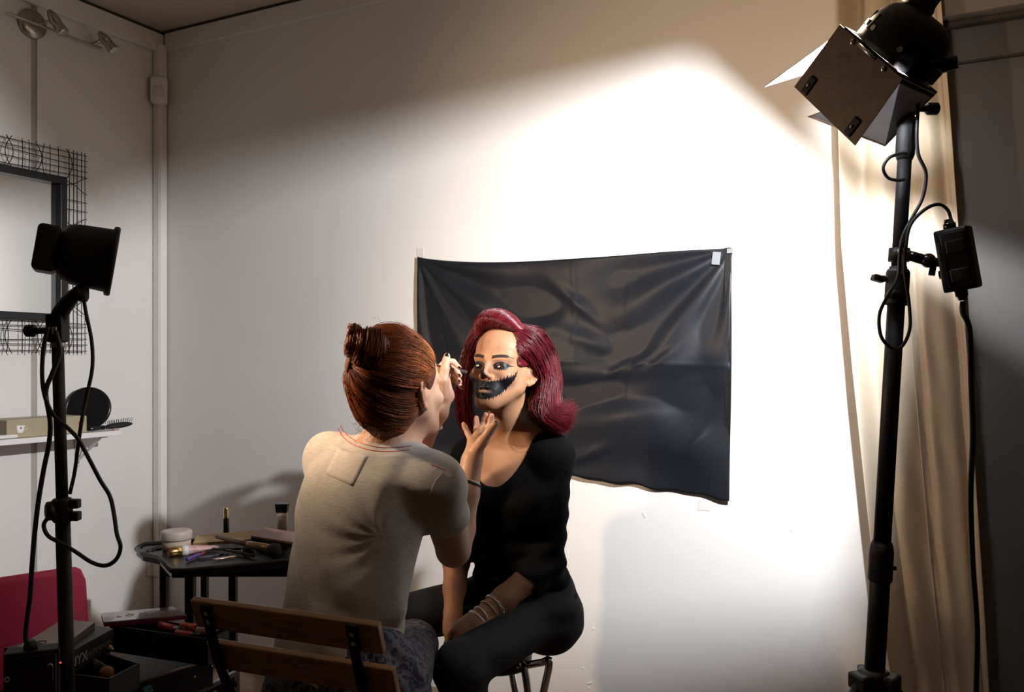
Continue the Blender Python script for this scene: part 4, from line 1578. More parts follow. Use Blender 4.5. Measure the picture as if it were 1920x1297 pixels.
def cap_post(p, d):
    l = (p - A3(A_O)) @ m3
    # front hairline, the ears stay free
    lim = 0.070 - 0.9 * np.clip(0.055 - l[:, 2], 0, 0.2) + 0.25 * np.abs(l[:, 0])
    lim = np.where(l[:, 2] < -0.01, np.minimum(lim, 0.0 - (-0.01 - l[:, 2]) * 0.55), lim)
    fr_ = (l[:, 1] - lim) * 0.75
    d = d - 0.0018 * noise3(p, 45, 2)
    h = np.maximum(0.010 - np.abs(d - fr_), 0) / 0.010
    return np.maximum(d, fr_) + h * h * 0.0025


V, Q = sd_mesh('hair_cap', cap, 0.0032, cap_post, slack=0.05)
me = arrmesh('hair_cap', V, Q)
setcol(me, np.tile([0.075, 0.021, 0.007], (len(V), 1)) * (1 + 0.25 * noise3(V, 120, 6)[:, None]))
ah = put('hair', me, hair_a, art, True)
ah['label'] = 'ginger hair pinned up in a bun'
r = np.random.default_rng(3)
# strands over the skull running to the bun
ns = 6500
rad_ = np.array([0.0845, 0.1065, 0.094])
cc = np.array([0, -0.012, 0.050])
bd = (np.array(BUN) - cc) / rad_
bd /= np.linalg.norm(bd)
roots = []
while len(roots) < ns:
    t = r.uniform(0, 2 * math.pi)
    if r.uniform() < 0.55:       # hairline round the face and nape
        s = r.uniform(-1, 1)
        x = 0.082 * math.sin(s * math.pi / 2)
        y = 0.080 * math.cos(s * math.pi / 2) ** 1.2 - 0.015 + r.normal() * .006
        z = 0.095 - abs(s) ** 1.5 * 0.075 + r.normal() * .006
    else:
        s = r.uniform(-1, 1)
        x = 0.070 * s + r.normal() * .004
        y = -0.045 + abs(s) * 0.035 - 0.03 * (1 - abs(s)) + r.normal() * .008
        z = -0.062 + abs(s) ** 2 * 0.045 + r.normal() * .010
    roots.append((x, y, z))
roots = np.array(roots)
rd = (roots - cc) / rad_
rlen = np.linalg.norm(rd, axis=1)
rd /= rlen[:, None]
om = np.arccos(np.clip(rd @ bd, -1, 1))
m_ = 20
tt = np.linspace(0, 1, m_)
S = (np.sin((1 - tt)[None, :, None] * om[:, None, None]) * rd[:, None] + np.sin(tt[None, :, None] * om[:, None, None]) * bd) / np.sin(om)[:, None, None]
# bow the paths upward a little, puff the crown
lift = 1.0 + r.uniform(-0.006, 0.040, (ns, 1, 1)) + (r.uniform(0, 1, (ns, 1, 1)) ** 12) * 0.10 * np.sin(np.pi * tt)[None, :, None]
S = S * np.minimum(1, rlen[:, None, None] + (1 - rlen[:, None, None]) * np.minimum(1, tt[None, :, None] * 2.5)) * lift
S += np.sin(np.pi * tt)[None, :, None] * r.normal(size=(ns, 1, 3)) * 0.035
loc = cc + S * rad_
loc[..., 2] += 0.006 * np.sin(np.pi * tt)[None] * (loc[..., 1] > -.03)
Sw = A3(A_O) + loc @ m3.T
Sw = lift_to(cap, Sw, (r.uniform(0.0003, 0.0045, (ns, 1)) + r.uniform(0, 1, (ns, 1)) ** 8 * .006 * np.sin(np.pi * tt)[None]))
st1 = (Sw, np.full((ns, m_), 0.00052) * r.uniform(.6, 1.3, (ns, 1)))
# bun: loops of strands wound round the base, with two open roll ends
blists = [st1]
BC = A3(P(696, 653, 1.85))
b_ax = A3((-R * 0.93 - F * 0.30 + UP * 0.16).normalized())     # bun points away from the crown
bx = np.cross(b_ax, [0, 0, 1])
bx /= np.linalg.norm(bx)
by = np.cross(bx, b_ax)


def coil(n, cen, r0, r1, d0, d1, turns, seed, jit=.0025, el_=(1, 1), rad=.00075):
    r = np.random.default_rng(seed)
    m = 40
    t = np.linspace(0, 1, m)[None]
    ph = r.uniform(0, 2 * math.pi, (n, 1))
    rr = r0 + (r1 - r0) * r.uniform(0, 1, (n, 1)) + 0.003 * np.sin(t * 9 + ph)
    dd = d0 + (d1 - d0) * (r.uniform(0, 1, (n, 1)) * .8 + .2 * t)
    an = ph + t * turns * 2 * math.pi
    p = cen + bx * (np.cos(an) * rr * el_[0])[..., None] + by * (np.sin(an) * rr * el_[1])[..., None] + b_ax * dd[..., None]
    p = p + r.normal(size=(n, 1, 3)) * jit
    return p, np.full((n, m), rad) * r.uniform(.7, 1.2, (n, 1))


bun_p = [el(BC, (0.040, 0.040, 0.040), None, 0), el(BC + b_ax * .022 - by * .002, (0.030, 0.030, 0.030), None, .02), rc(BC, AW(*BUN), 0.030, 0.030, 0.015),
         el(BC + b_ax * .040 + by * .028, (0.014, 0.012, 0.018), None, .008)]
bun_p += [el(BC + b_ax * .058 + by * .002, (0.013, 0.013, 0.013), None, .010, -1)]


def bun_post(p, d):
    q = p - BC
    an = np.arctan2(q @ by, q @ bx)
    t = q @ b_ax
    return d - 0.0022 * np.sin(t * 420 + an * 2 + 1.5 * noise3(p, 40, 5)) - 0.0016 * noise3(p, 90, 7)


V, Q = sd_mesh('bun', bun_p, 0.0026, bun_post)
me = arrmesh('bun', V, Q)
setcol(me, np.tile([0.12, 0.034, 0.010], (len(V), 1)) * (1 + 0.3 * noise3(V, 150, 6)[:, None]))
put('bun', me, hair_a, ah, True)
blists += [coil(200, BC, 0.004, 0.019, 0.046, 0.0545, 0.7, 9, .0012), coil(120, BC + by * .030 + b_ax * .040, 0.003, 0.013, 0.004, 0.014, 0.7, 10, .001), coil(300, BC, 0.0385, 0.0425, -0.018, 0.018, 0.55, 1), coil(220, BC, 0.030, 0.036, 0.012, 0.036, 0.6, 2), coil(200, BC + by * .002, 0.016, 0.026, 0.030, 0.050, 0.9, 4, .0015),
           coil(90, BC + by * .030 + b_ax * .03, 0.008, 0.014, 0.0, 0.016, 0.8, 5, .0015)]
# fly-aways on the nape and crown
fw = []
for i in range(330):
    k = r.uniform()
    if k < .45:
        p0 = np.array([r.uniform(-.06, .05), -0.075 + r.normal() * .012, -0.055 + r.normal() * .014])
        dr = np.array([r.normal() * .5 - .35, -0.6 + r.normal() * .3, -0.55 + r.normal() * .4])
        L_ = r.uniform(.010, .032)
    elif k < .8:
        s = r.uniform(-1, 1)
        p0 = cc + rad_ * np.array([.6 * s, r.uniform(-.6, .6), .75])
        dr = np.array([r.normal() * .6, -.5 + r.normal() * .6, .55])
        L_ = r.uniform(.008, .022)
    else:
        p0 = (np.array(BC) - A3(A_O)) @ m3 + r.normal(size=3) * .03
        dr = r.normal(size=3)
        L_ = r.uniform(.006, .016)
    dr = dr / np.linalg.norm(dr)
    curl = r.normal(size=3) * .6
    t = np.linspace(0, 1, 14)[:, None]
    fw.append(A3(A_O) + (p0 + dr * t * L_ + curl * t ** 2 * L_ * .7 + np.sin(t * 5) * r.normal(size=3) * .003) @ m3.T)
fw = np.array(fw)
strand_object('hair_strands', blists, hair_a, ah, (0.19, 0.052, 0.014), 0.5)['kind'] = 'stuff'
strand_object('loose_hairs', [(fw, np.full(fw.shape[:2], 0.00022))], hair_a, ah, (0.20, 0.075, 0.03), 0.3)['kind'] = 'stuff'

# ---- brush held in the left hand
bt, be = P(887, 700.5, 2.318), P(800, 680.5, 2.175)
bd_ = (bt - be).normalized()
ln = (bt - be).length
br = thing('makeup_brush', 'slim silver make-up brush held against the painted face', 'makeup brush', be)
MB().lathe(be, bd_, [(0, .0018), (.004, .0026), (ln * .42, .0036), (ln * .46, .0036)], 12).put('handle', mat('rose_silver_lacquer', (0.50, 0.40, 0.39), 0.25, metal=.8), br)
MB().lathe(be + bd_ * ln * .455, bd_, [(0, .0037), (.004, .0042), (.008, .0037), (ln * .34, .0050), (ln * .36, .0046)], 12).put('ferrule', mat('dark_rose_metal', (0.16, 0.10, 0.10), 0.28, metal=.7), br)
MB().lathe(be + bd_ * ln * .81, bd_, [(0, .0046), (.010, .0062), (.018, .0055), (ln * .19, .0015)], 12).put('bristles', mat('dark_bristles', (0.03, 0.022, 0.02), 0.7, bump=.5, bscale=300), br)
# ------------------------------------------------------------------ red-haired woman being painted
mod = thing('person', 'seated woman with dark red waved hair, black top and jagged black face paint', 'person', C(.06, 2.44, 0.0))


def mdirs(theta):
    """facing the camera, turned to the picture's left by theta: (her right, forward)"""
    t = math.radians(theta)
    f = -F * math.cos(t) - R * math.sin(t)
    return f.cross(UP).normalized(), f


mr, mf = mdirs(27)
M_M = hframe(mf + UP * 0.20, UP + R * 0.04)
m_ear = P(996, 702, 2.30)
M_O = m_ear + M_M.col[0] * 0.0765 + M_M.col[1] * 0.008
MW = lambda x, y, z: A3(M_O + M_M @ Vector((x, y, z)))
bu, bv = mdirs(32)
MC7 = P(985, 806, 2.47)
MLS, MLE, MLW = P(1036, 856, 2.335), P(1028, 1056, 2.35), P(898, 1158, 2.215)
MRS, MRE, MRW = P(884, 858, 2.50), P(858, 1020, 2.50), P(849, 1150, 2.33)
MHIP = C(.035, 2.47, 0.53)
qu, qv = mdirs(50)
MLH, MRH = MHIP - qu * .08, MHIP + qu * .08
MLK, MRK = C(-.128, 2.10, 0.478), C(-.33, 2.44, 0.495)
MLA, MRA = C(-.10, 2.16, 0.09), C(-.28, 2.50, 0.09)
MTO = C(.03, 2.42, 0.0)


def msec(py, pxl, pxr, d, rv):
    return sec(py, pxl, pxr, d, rv, 32, MTO, -bu, bv)


mtor = [msec(822, 905, 1030, 2.43, .075), msec(860, 880, 1042, 2.425, .088), msec(905, 882, 1040, 2.42, .098), msec(950, 890, 1036, 2.42, .094), msec(1000, 898, 1036, 2.43, .086),
        msec(1050, 898, 1046, 2.44, .088), msec(1100, 892, 1066, 2.455, .098), msec(1160, 888, 1078, 2.47, .110)]
mb_ = head_prims(M_O, M_M, face=True, eyes_open=.33)
NK = C7  # noqa
nb_ = MC7 + bv * 0.055
mb_ += [rc(MW(0, -0.012, -0.035), nb_, 0.0505, 0.052, 0.028), rc(MW(0, 0.012, -0.065), nb_ + bv * .012 - UP * .01, 0.037, 0.045, 0.028),
        loft(MTO, -bu, bv, UP, mtor, 0.03),
        rc(nb_ - UP * .012, MLS.lerp(nb_, .25), 0.045, 0.042, 0.045), rc(nb_ - UP * .012, MRS.lerp(nb_, .25), 0.045, 0.042, 0.045)]
# collar bones, bust
mb_ += [rc(nb_ + bv * .045 - UP * .028 - bu * .02, MLS + bv * .02 + UP * .018, 0.0075, 0.009, 0.02), rc(nb_ + bv * .045 - UP * .028 + bu * .02, MRS + bv * .02 + UP * .018, 0.0075, 0.009, 0.02)]
for s in (-1, 1):
    mb_ += [el(P(962, 935, 2.40) + bu * s * .072 + bv * .055, (0.060, 0.055, 0.058), None, 0.035)]
for S_, E_, W_ in ((MLS, MLE, MLW), (MRS, MRE, MRW)):
    mb_ += [rc(S_, E_, 0.046, 0.036, 0.03)]
    mb_ += chain([E_, E_.lerp(W_, .25), E_.lerp(W_, .65), W_], [0.0355, 0.0375, 0.0305, 0.0235], 0.014)
mb_ += [el(MHIP + UP * .01, (0.155, 0.10, 0.095), np.array(Matrix((qu, qv, UP)).transposed()), 0.04)]
for H_, K_, A_ in ((MLH, MLK, MLA), (MRH, MRK, MRA)):
    mb_ += [el(H_ - qv * .02 - UP * .01, (0.085, 0.095, 0.08), np.array(Matrix((qu, qv, UP)).transposed()), 0.03),
            rc(H_, K_, 0.070, 0.048, 0.03), rc(K_, K_.lerp(A_, .4) - qv * .02, 0.047, 0.044, 0.02), rc(K_.lerp(A_, .4) - qv * .02, A_, 0.044, 0.030, 0.02),
            rc(A_ - qv * .03 - UP * .05, A_ + qv * .15 - UP * .062, 0.030, 0.022, 0.02)]
# clasped hands between the knees
hc = P(853, 1190, 2.21)
for W_, pts in ((MLW, [P(884, 1170, 2.20), P(868, 1181, 2.195), P(860, 1186, 2.20)]), (MRW, [P(850, 1168, 2.30), P(850, 1182, 2.275), P(851, 1190, 2.26)])):
    mb_ += chain([W_] + pts, [0.0235, 0.0260, 0.0255, 0.022], 0.012)
for i, (dx, dy) in enumerate(((0, 0), (-3, 7), (-5, 14), (-6, 21))):
    mb_ += chain([P(866 + dx, 1180 + dy, 2.19 + i * .008), P(850 + dx, 1184 + dy, 2.185 + i * .008), P(843 + dx, 1192 + dy, 2.21 + i * .008), P(848 + dx, 1198 + dy, 2.232 + i * .008)], (0.0098, 0.0090, 0.0080, 0.0068), 0.004)
    mb_ += chain([P(846 + dx, 1176 + dy, 2.27 + i * .004), P(856 + dx, 1184 + dy, 2.245 + i * .004), P(868 + dx, 1190 + dy, 2.24 + i * .004)], (0.0095, 0.0085, 0.0072), 0.004)
mb_ += chain([P(878, 1178, 2.18), P(866, 1190, 2.17), P(856, 1197, 2.175)], (0.013, 0.0098, 0.0078), 0.006)
mb_ += chain([P(852, 1172, 2.275), P(862, 1180, 2.245), P(870, 1186, 2.225)], (0.0125, 0.0095, 0.0078), 0.006)
V, Q = sd_mesh('model_body', mb_, 0.003)
me = seal(arrmesh('model_body', V, Q))
# refine the face: split its faces and pull the new points back onto the surface
mM = np.array(M_M)
loc = (V - A3(M_O)) @ mM
infa = (loc[:, 1] > 0.030) & (loc[:, 2] > -0.118) & (loc[:, 2] < 0.085) & (np.abs(loc[:, 0]) < 0.075)
bm = bmesh.new()
bm.from_mesh(me)
bm.verts.ensure_lookup_table()
sel = set(np.nonzero(infa)[0].tolist())
ed = [e for e in bm.edges if e.verts[0].index in sel and e.verts[1].index in sel]
bmesh.ops.subdivide_edges(bm, edges=ed, cuts=3, use_grid_fill=True)
bm.to_mesh(me)
bm.free()
V = getV(me)
loc = (V - A3(M_O)) @ mM
infa = (loc[:, 1] > 0.026) & (loc[:, 2] > -0.122) & (loc[:, 2] < 0.090) & (np.abs(loc[:, 0]) < 0.078)
facep = [q for q in mb_ if not ((q.lo > V[infa].max(0) + .04).any() or (q.hi < V[infa].min(0) - .04).any())]
V[infa] = project(facep, V[infa], 2)
me.vertices.foreach_set('co', V.astype(np.float32).ravel())
me.update()
loc = (V - A3(M_O)) @ mM

# ---- face paint (colour of the make-up itself)
x, y, z = loc[:, 0], loc[:, 1], loc[:, 2]
front = (y > 0.02)
ang = x + 0.0                              # x: her right is positive
SKM = np.array([0.315, 0.160, 0.088])
col = np.tile(SKM, (len(V), 1))


def blend(mask, c):
    global col
    m = np.clip(mask, 0, 1)[:, None]
    col = col * (1 - m) + np.array(c) * m


def ss(a, b, v):  # smooth step, also falling when b < a
    t = np.clip((v - a) / (b - a), 0, 1)
    return t * t * (3 - 2 * t)


def spikes(t, seed, f):
    """sharp irregular teeth in 0..1"""
    r = np.random.default_rng(seed)
    k = r.uniform(0.35, 1.0, 400)
    c = t * f + 200 + 0.25 * np.sin(t * f * 1.7)
    i = np.floor(c).astype(int) % 400
    return k[i] * (1 - np.abs((c - np.floor(c)) * 2 - 1)) ** 1.3


blush = np.exp(-(((np.abs(x) - 0.045) / 0.022) ** 2 + ((z + 0.020) / 0.018) ** 2)) * front
blend(blush * 0.25, (0.32, 0.12, 0.07))
# arc length round the mouth: use the angle round the head
th = np.arctan2(x, y - 0.01)               # 0 in the middle of the face
ath = np.abs(th)
wd = 0.93                                  # how far the grin reaches towards the ears
up_e = -0.0405 + 0.028 * (ath / wd) ** 2.2 + 0.0
lo_e = -0.086 + 0.064 * np.clip(ath / wd, 0, 1.2) ** 2.0
up_e = up_e + 0.0120 * spikes(th + 0.30 * (z + .04) , 1, 15) * (0.5 + 0.5 * ss(0.1, 0.4, ath))
lo_e = lo_e - 0.0115 * spikes(th + 0.35 * (z + .08), 2, 14) * (0.6 + .4 * ss(0.05, .5, ath))
inside = np.minimum(ss(0, 0.0007, up_e - z), ss(0, 0.0007, z - lo_e)) * (ath < 1.10) * front * ss(-0.0005, .001, up_e - lo_e)
PB = (0.0030, 0.0036, 0.0050)
blend(inside, PB)
# lips: bare lower lip in a slightly paler tone
lipm = np.exp(-((x / 0.020) ** 4 + ((z + 0.0668) / 0.0034) ** 2)) * (y > 0.088)
blend(lipm * 0.65, (0.34, 0.18, 0.11))
blend(np.exp(-((x / 0.022) ** 4 + ((z + 0.0612) / 0.0016) ** 2)) * (y > 0.085), (0.02, 0.01, 0.01))
# nose: black triangle on the tip
nos = ss(0.0, 0.0015, 0.0062 - np.abs(x - 0.0020) - np.clip((z + 0.016) * 0.35, -.004, .02)) * ss(0, .0015, z + 0.0300) * ss(0, 0.002, -0.002 - z) * (y > 0.096)
blend(nos * 0.93, PB)
blend(np.exp(-(((np.abs(x) - .0075) / .003) ** 2 + ((z + .0335) / .003) ** 2)) * (y > .094), (0.05, 0.02, 0.015))
# eyes: smoky sockets, wing, painted lashes below
for s in (-1, 1):
    ex = (x * s - 0.0318)
    ez = z - 0.0020
    lid = ss(1.06, 0.90, (ex / 0.0195) ** 2 + ((ez - 0.0025 - 0.12 * ex) / 0.0098) ** 2) * front
    blend(lid * 0.97, PB)
    rim = np.exp(-((ex / 0.0175) ** 4 + ((ez + 0.001) / 0.0075) ** 4)) * front
    blend(rim, PB)
    und = -0.0065 - 0.0065 * spikes(ex * 1.0, 5 + s, 240) * (np.abs(ex) < .017)
    blend(ss(0, 0.0006, ez - und) * ss(0, .0006, 0.003 - ez) * (np.abs(ex) < 0.0175) * front, PB)
    wing = ss(0, 0.0008, 0.0062 * (1 - (ex - 0.010) / 0.018) - np.abs(ez - 0.0010 - (ex - 0.010) * 0.34)) * (ex > 0.008) * (ex < 0.027) * front
    blend(wing, PB)
    # brows
    bz = 0.0215 + 0.0065 * np.sin(np.clip((ex + 0.022) / 0.046, 0, 1) * 2.2) + (0.0 if s > 0 else 0.001)
    bw = 0.0036 * (1 - ss(0.010, 0.026, ex)) + 0.0008
    blend(ss(-0.0008, 0.0008, bw - np.abs(z - bz)) * (ex > -0.0205) * (ex < 0.0265) * front * 0.97, (0.009, 0.005, 0.0045))
# contour streaks on the forehead and the cheek in progress
for xx, zz, sx, sz, st_ in ((0.030, 0.058, .005, .016, .35), (0.006, 0.060, .006, .018, .22), (-0.022, 0.050, .006, .015, .20), (0.052, -0.004, .012, .010, .45), (0.038, -0.020, .012, .007, .55)):
    blend(np.exp(-(((x - xx) / sx) ** 2 + ((z - zz) / sz) ** 2)) * front * st_, (0.10, 0.06, 0.05))
blend(np.exp(-(((x - 0.0045) / 0.0016) ** 2 + ((z - 0.034) / .009) ** 2)) * front * .35, (0.28, 0.13, 0.08))
earness = np.exp(-(((np.abs(x) - 0.079) / 0.010) ** 2 + ((y + .01) / 0.022) ** 2 + (z / 0.035) ** 2))
col = col * (1 - earness[:, None] * np.array([-.05, .15, .2]))
setcol(me, np.clip(col, 0, 1))
put('body', me, mat('made_up_skin', (0.5, 0.3, 0.2), 0.50, attr='Col', var=0.05, scale=60, bump=0.05, bscale=400, sss=0.10, spec=0.28), mod, True)
# eyes
for s in (-1, 1):
    ec = Vector(MW(s * 0.0315, 0.0740, 0.002))
    e = MB().ball(ec, 0.0135, n=20).put('eye', mat('eye_white', (0.72, 0.66, 0.62), 0.15, spec=.7), mod)
    gz = (M_M @ Vector((-0.38, 0.92, 0.03))).normalized()
    MB().lathe(ec, gz, [(0.0121, 0.0060), (0.0130, 0.0052), (0.0137, 0.0028), (0.01385, 0.0004)], 20).put('iris', mat('dark_iris', (0.03, 0.018, 0.012), 0.08, spec=.8, coat=1.0), e)

# ---- black top with a scoop neck
top_secs = [msec(822, 900, 1036, 2.43, .078), msec(860, 874, 1050, 2.425, .096), msec(905, 874, 1050, 2.42, .112), msec(950, 882, 1048, 2.42, .112), msec(1000, 890, 1046, 2.43, .104),
            msec(1050, 890, 1058, 2.44, .106), msec(1100, 884, 1078, 2.455, .116), msec(1130, 880, 1086, 2.46, .122), msec(1160, 876, 1090, 2.47, .126)]
top_p = [loft(MTO, -bu, bv, UP, top_secs, 0.02),
         rc(nb_ - UP * .016, MLS.lerp(nb_, .2), 0.050, 0.049, 0.04), rc(nb_ - UP * .016, MRS.lerp(nb_, .2), 0.050, 0.049, 0.04)]
for s in (-1, 1):
    top_p += [el(P(962, 935, 2.40) + bu * s * .070 + bv * .055, (0.068, 0.064, 0.066), None, 0.04)]
LF = MLE.lerp(MLW, .36)
RF = MRE.lerp(MRW, .26)
for S_, E_, W_, f_ in ((MLS, MLE, MLW, .40), (MRS, MRE, MRW, .26)):
    top_p += [el(S_, (0.054, 0.054, 0.054), None, 0.03), rc(S_, E_, 0.053, 0.045, 0.03)]
    w = (W_ - E_).normalized()
    M = frame(w)
    t1 = (W_ - E_).length * f_
    top_p += [loft(E_, M.col[0], M.col[1], w, [(-.03, 0, 0, .044, .044), (0, 0, 0, .046, .046), (t1 * .6, 0, 0, .047, .047), (t1, 0, 0, .046, .046)], 0.015),
              rc(E_.lerp(W_, f_ - .03), W_, 0.0385, 0.0385, 0.003, -1)]
NL = A3(P(926, 852, 2.33))
nk_ax = A3(bv)
BU3, BV3 = A3(bu), A3(bv)
MT3 = A3(MTO)
neck_c = A3(P(935, 842, 2.36))


def top_post(p, d):
    q = p - neck_c
    a = q @ BU3
    zz = q[:, 2]
    # scoop in the front: everything above a U-shaped line is cut away
    u_ = np.abs(a) / 0.098
    fr_ = q @ BV3
    line = -0.098 + 0.135 * u_ ** 2.6
    line_b = 0.004 + 0.05 * u_ ** 2
    ln_ = np.where(fr_ > -0.075, line, line_b)
    cut = np.where(np.abs(a) < 0.125, (zz - ln_) * 0.7, -1.0)
    w = np.clip((0.98 - p[:, 2]) / 0.2, 0, 1)
    wr = 0.0026 * w * np.sin(p[:, 2] * 95 + 2.5 * noise3(p, 16, 21)) + 0.0018 * noise3(p, 40, 22)
    bot = 0.565 + 0.0 * a
    return np.maximum(np.maximum(d - wr, cut), bot - p[:, 2])


V, Q = sd_mesh('top', top_p, 0.0038, top_post, slack=.05)
tp_ = put('black_top', arrmesh('top', V, Q), mat('black_jersey', (0.0022, 0.0022, 0.0026), 0.85, var=.1, scale=40, bump=.1, bscale=200, spec=.10), mod, True)

# ---- charcoal trousers
tr_p = [el(MHIP + UP * .012, (0.170, 0.114, 0.105), np.array(Matrix((qu, qv, UP)).transposed()), 0.04), el(MHIP + UP * .06, (0.155, 0.108, 0.10), np.array(Matrix((qu, qv, UP)).transposed()), 0.04)]
for H_, K_, A_ in ((MLH, MLK, MLA), (MRH, MRK, MRA)):
    tr_p += [el(H_ - qv * .02 - UP * .028, (0.094, 0.106, 0.098), np.array(Matrix((qu, qv, UP)).transposed()), 0.03),
             rc(H_, K_, 0.081, 0.062, 0.03), rc(K_, K_.lerp(A_, .4) - qv * .02, 0.061, 0.056, 0.02), rc(K_.lerp(A_, .4) - qv * .02, A_ + UP * .03, 0.056, 0.052, 0.02)]
hipc = A3(P(1060, 1150, 2.36))


def tr_post(p, d):
    q = p - hipc
    w = np.exp(-(q ** 2).sum(1) / 0.10 ** 2)
    kq = p - A3(MLK)
    w2 = np.exp(-(kq ** 2).sum(1) / 0.09 ** 2)
    return d - 0.003 * w * np.sin(q @ np.array([40, 10, 95.0]) + 2 * noise3(p, 20, 31)) - 0.0016 * noise3(p, 38, 32) - 0.003 * w2 * np.sin(kq @ np.array([60., 30, 70]) + 1.5 * noise3(p, 20, 33))


V, Q = sd_mesh('trousers', tr_p, 0.0045, tr_post)
put('trousers', arrmesh('trousers', V, Q), mat('charcoal_twill', (0.014, 0.015, 0.0175), 0.8, var=.1, scale=60, bump=.15, bscale=260, spec=.2), mod, True)['label'] = 'charcoal trousers'
for A_ in (MLA, MRA):
    MB().box(A_ + qv * .06 - UP * .058, (0.08, 0.245, 0.055), Matrix((qu, qv, UP)).transposed(), bevel=0.022, seg=4).put('shoe', shoe_m, mod)

# ---- bracelets on her wrist
wx = (MLW - MLE).normalized()
for f_, ra, rt, tl in ((0.80, .0302, .0019, .10), (0.865, .0287, .0014, -.05), (0.975, .0266, .0020, .16), (1.02, .0272, .0018, -.22), (1.035, .0274, .0016, .05)):
    c = MLE.lerp(MLW, f_)
    MB().torus(c, (wx + UP * tl + R * .1).normalized(), ra, rt, 40, 6).put('bracelet', silver, mod)
cb = MB()
c = MLE.lerp(MLW, .775)
fr2 = frame((wx - UP * .1).normalized())
for i in range(30):
    t = 2 * math.pi * i / 30
    cb.ball(c + fr2 @ Vector((math.cos(t) * .031, math.sin(t) * .031, .002 * math.sin(i * 2.1))), (.0028, .002, .0028), n=8)
cb.put('charm_bracelet', silver, mod)

# ---- hair: side-parted waves, pompadour roll in front
hair_m = mat('dark_red_hair', (0.2, 0.01, 0.02), 0.34, attr='Col', var=0.08, scale=80, spec=0.5)
hair_under = mat('dark_red_hair_shade', (0.2, 0.01, 0.02), 0.6, attr='Col', var=0.2, scale=60, spec=0.15)
HC = (0.092, 0.0048, 0.0095)
HB = [0.070, 0.0045, 0.0085]


def G(*pts):
    return [P(*q) for q in pts]


# sheet falling on her left side (away from the artist), root at the parting, curling out at the shoulder
side = [G((958, 640, 2.272), (974, 660, 2.262), (992, 676, 2.290), (1006, 702, 2.335), (1009, 732, 2.335), (1003, 754, 2.31), (1000, 772, 2.29), (1018, 790, 2.285), (1042, 802, 2.30)),
        G((966, 628, 2.272), (986, 650, 2.265), (1008, 678, 2.290), (1018, 707, 2.305), (1017, 734, 2.30), (1012, 756, 2.28), (1018, 778, 2.268), (1040, 793, 2.28), (1058, 806, 2.30)),
        G((972, 620, 2.280), (996, 640, 2.280), (1018, 674, 2.29), (1026, 708, 2.295), (1022, 738, 2.285), (1022, 762, 2.275), (1038, 782, 2.28), (1060, 786, 2.30), (1064, 800, 2.32)),
        G((976, 614, 2.295), (1004, 630, 2.30), (1028, 666, 2.32), (1038, 706, 2.325), (1034, 740, 2.315), (1036, 764, 2.31), (1054, 774, 2.32), (1068, 772, 2.34), (1064, 790, 2.36)),
        G((978, 610, 2.33), (1008, 625, 2.35), (1032, 662, 2.375), (1042, 706, 2.385), (1040, 740, 2.38), (1046, 764, 2.37), (1062, 764, 2.38), (1070, 760, 2.40), (1066, 780, 2.41))]
back = [G((985, 616, 2.38), (1012, 640, 2.42), (1028, 680, 2.45), (1034, 720, 2.45), (1030, 752, 2.44), (1030, 775, 2.43), (1040, 790, 2.42), (1050, 800, 2.42), (1046, 808, 2.42)),
        G((950, 606, 2.42), (955, 640, 2.47), (960, 690, 2.49), (965, 740, 2.48), (970, 780, 2.46), (985, 798, 2.45), (1005, 806, 2.43), (1020, 808, 2.42), (1030, 808, 2.42))]
# sheet on her right side, hanging in the shade
rgt = [G((930, 604, 2.40), (905, 618, 2.42), (884, 650, 2.43), (874, 690, 2.43), (870, 730, 2.43), (870, 770, 2.43), (878, 800, 2.44), (888, 812, 2.44), (896, 815, 2.44)),
       G((922, 606, 2.36), (898, 622, 2.375), (878, 655, 2.39), (868, 690, 2.395), (864, 730, 2.40), (866, 765, 2.41), (874, 795, 2.42), (884, 808, 2.42), (892, 812, 2.42)),
       G((912, 620, 2.335), (897, 632, 2.345), (886, 655, 2.36), (880, 690, 2.37), (877, 730, 2.38), (878, 765, 2.39), (884, 795, 2.40), (890, 808, 2.41), (898, 812, 2.41))]
hb = [el(MW(0, -0.014, 0.048), (0.080, 0.099, 0.086), mM, 0)]


def inward(g, k):
    """guide moved towards the middle of the hair mass"""
    out = []
    for v in g:
        c_ = P(968, 0, 2.41)
        d_ = Vector((c_.x - v.x, c_.y - v.y, 0))
        out.append(v + d_.normalized() * k)
    return out


for g in side:
    g = inward(g, 0.011)
    hb += chain(g[:-1], [0.006, 0.008, 0.010, 0.011, 0.011, 0.010, 0.008, 0.004], 0.016)
for g in back:
    hb += chain(g[:-1], [0.010, 0.016, 0.020, 0.022, 0.022, 0.018, 0.012, 0.008], 0.025)
for g in rgt[:2]:
    g = inward(g, 0.008)
    hb += chain(g, [0.008, 0.010, 0.012, 0.013, 0.013, 0.012, 0.010, 0.007, 0.004], 0.02)
# keep the face and the ear free
ear_c = MW(-0.082, -0.010, 0.0)
hb += [el(MW(0.004, 0.085, 0.000), (0.070, 0.058, 0.086), mM, 0.012, -1), el(MW(-0.090, 0.018, -0.006), (0.030, 0.040, 0.040), mM, 0.010, -1), el(MW(0, 0.06, -0.075), (0.075, 0.060, 0.05), mM, 0.01, -1),
       rc(MW(0.0, 0.0, -0.05), nb_ + bv * .05, 0.056, 0.06, 0.01, -1)]


def hair_post(p, d):
    return d - 0.0016 * noise3(p, 60, 41)


V, Q = sd_mesh('model_hair', hb, 0.0032, hair_post)
me = arrmesh('model_hair', V, Q)
setcol(me, np.tile(HB, (len(V), 1)) * (1 + 0.25 * noise3(V, 130, 6)[:, None]))
mh = put('hair', me, hair_under, mod, True)
mh['label'] = 'dark red hair set in glossy waves'
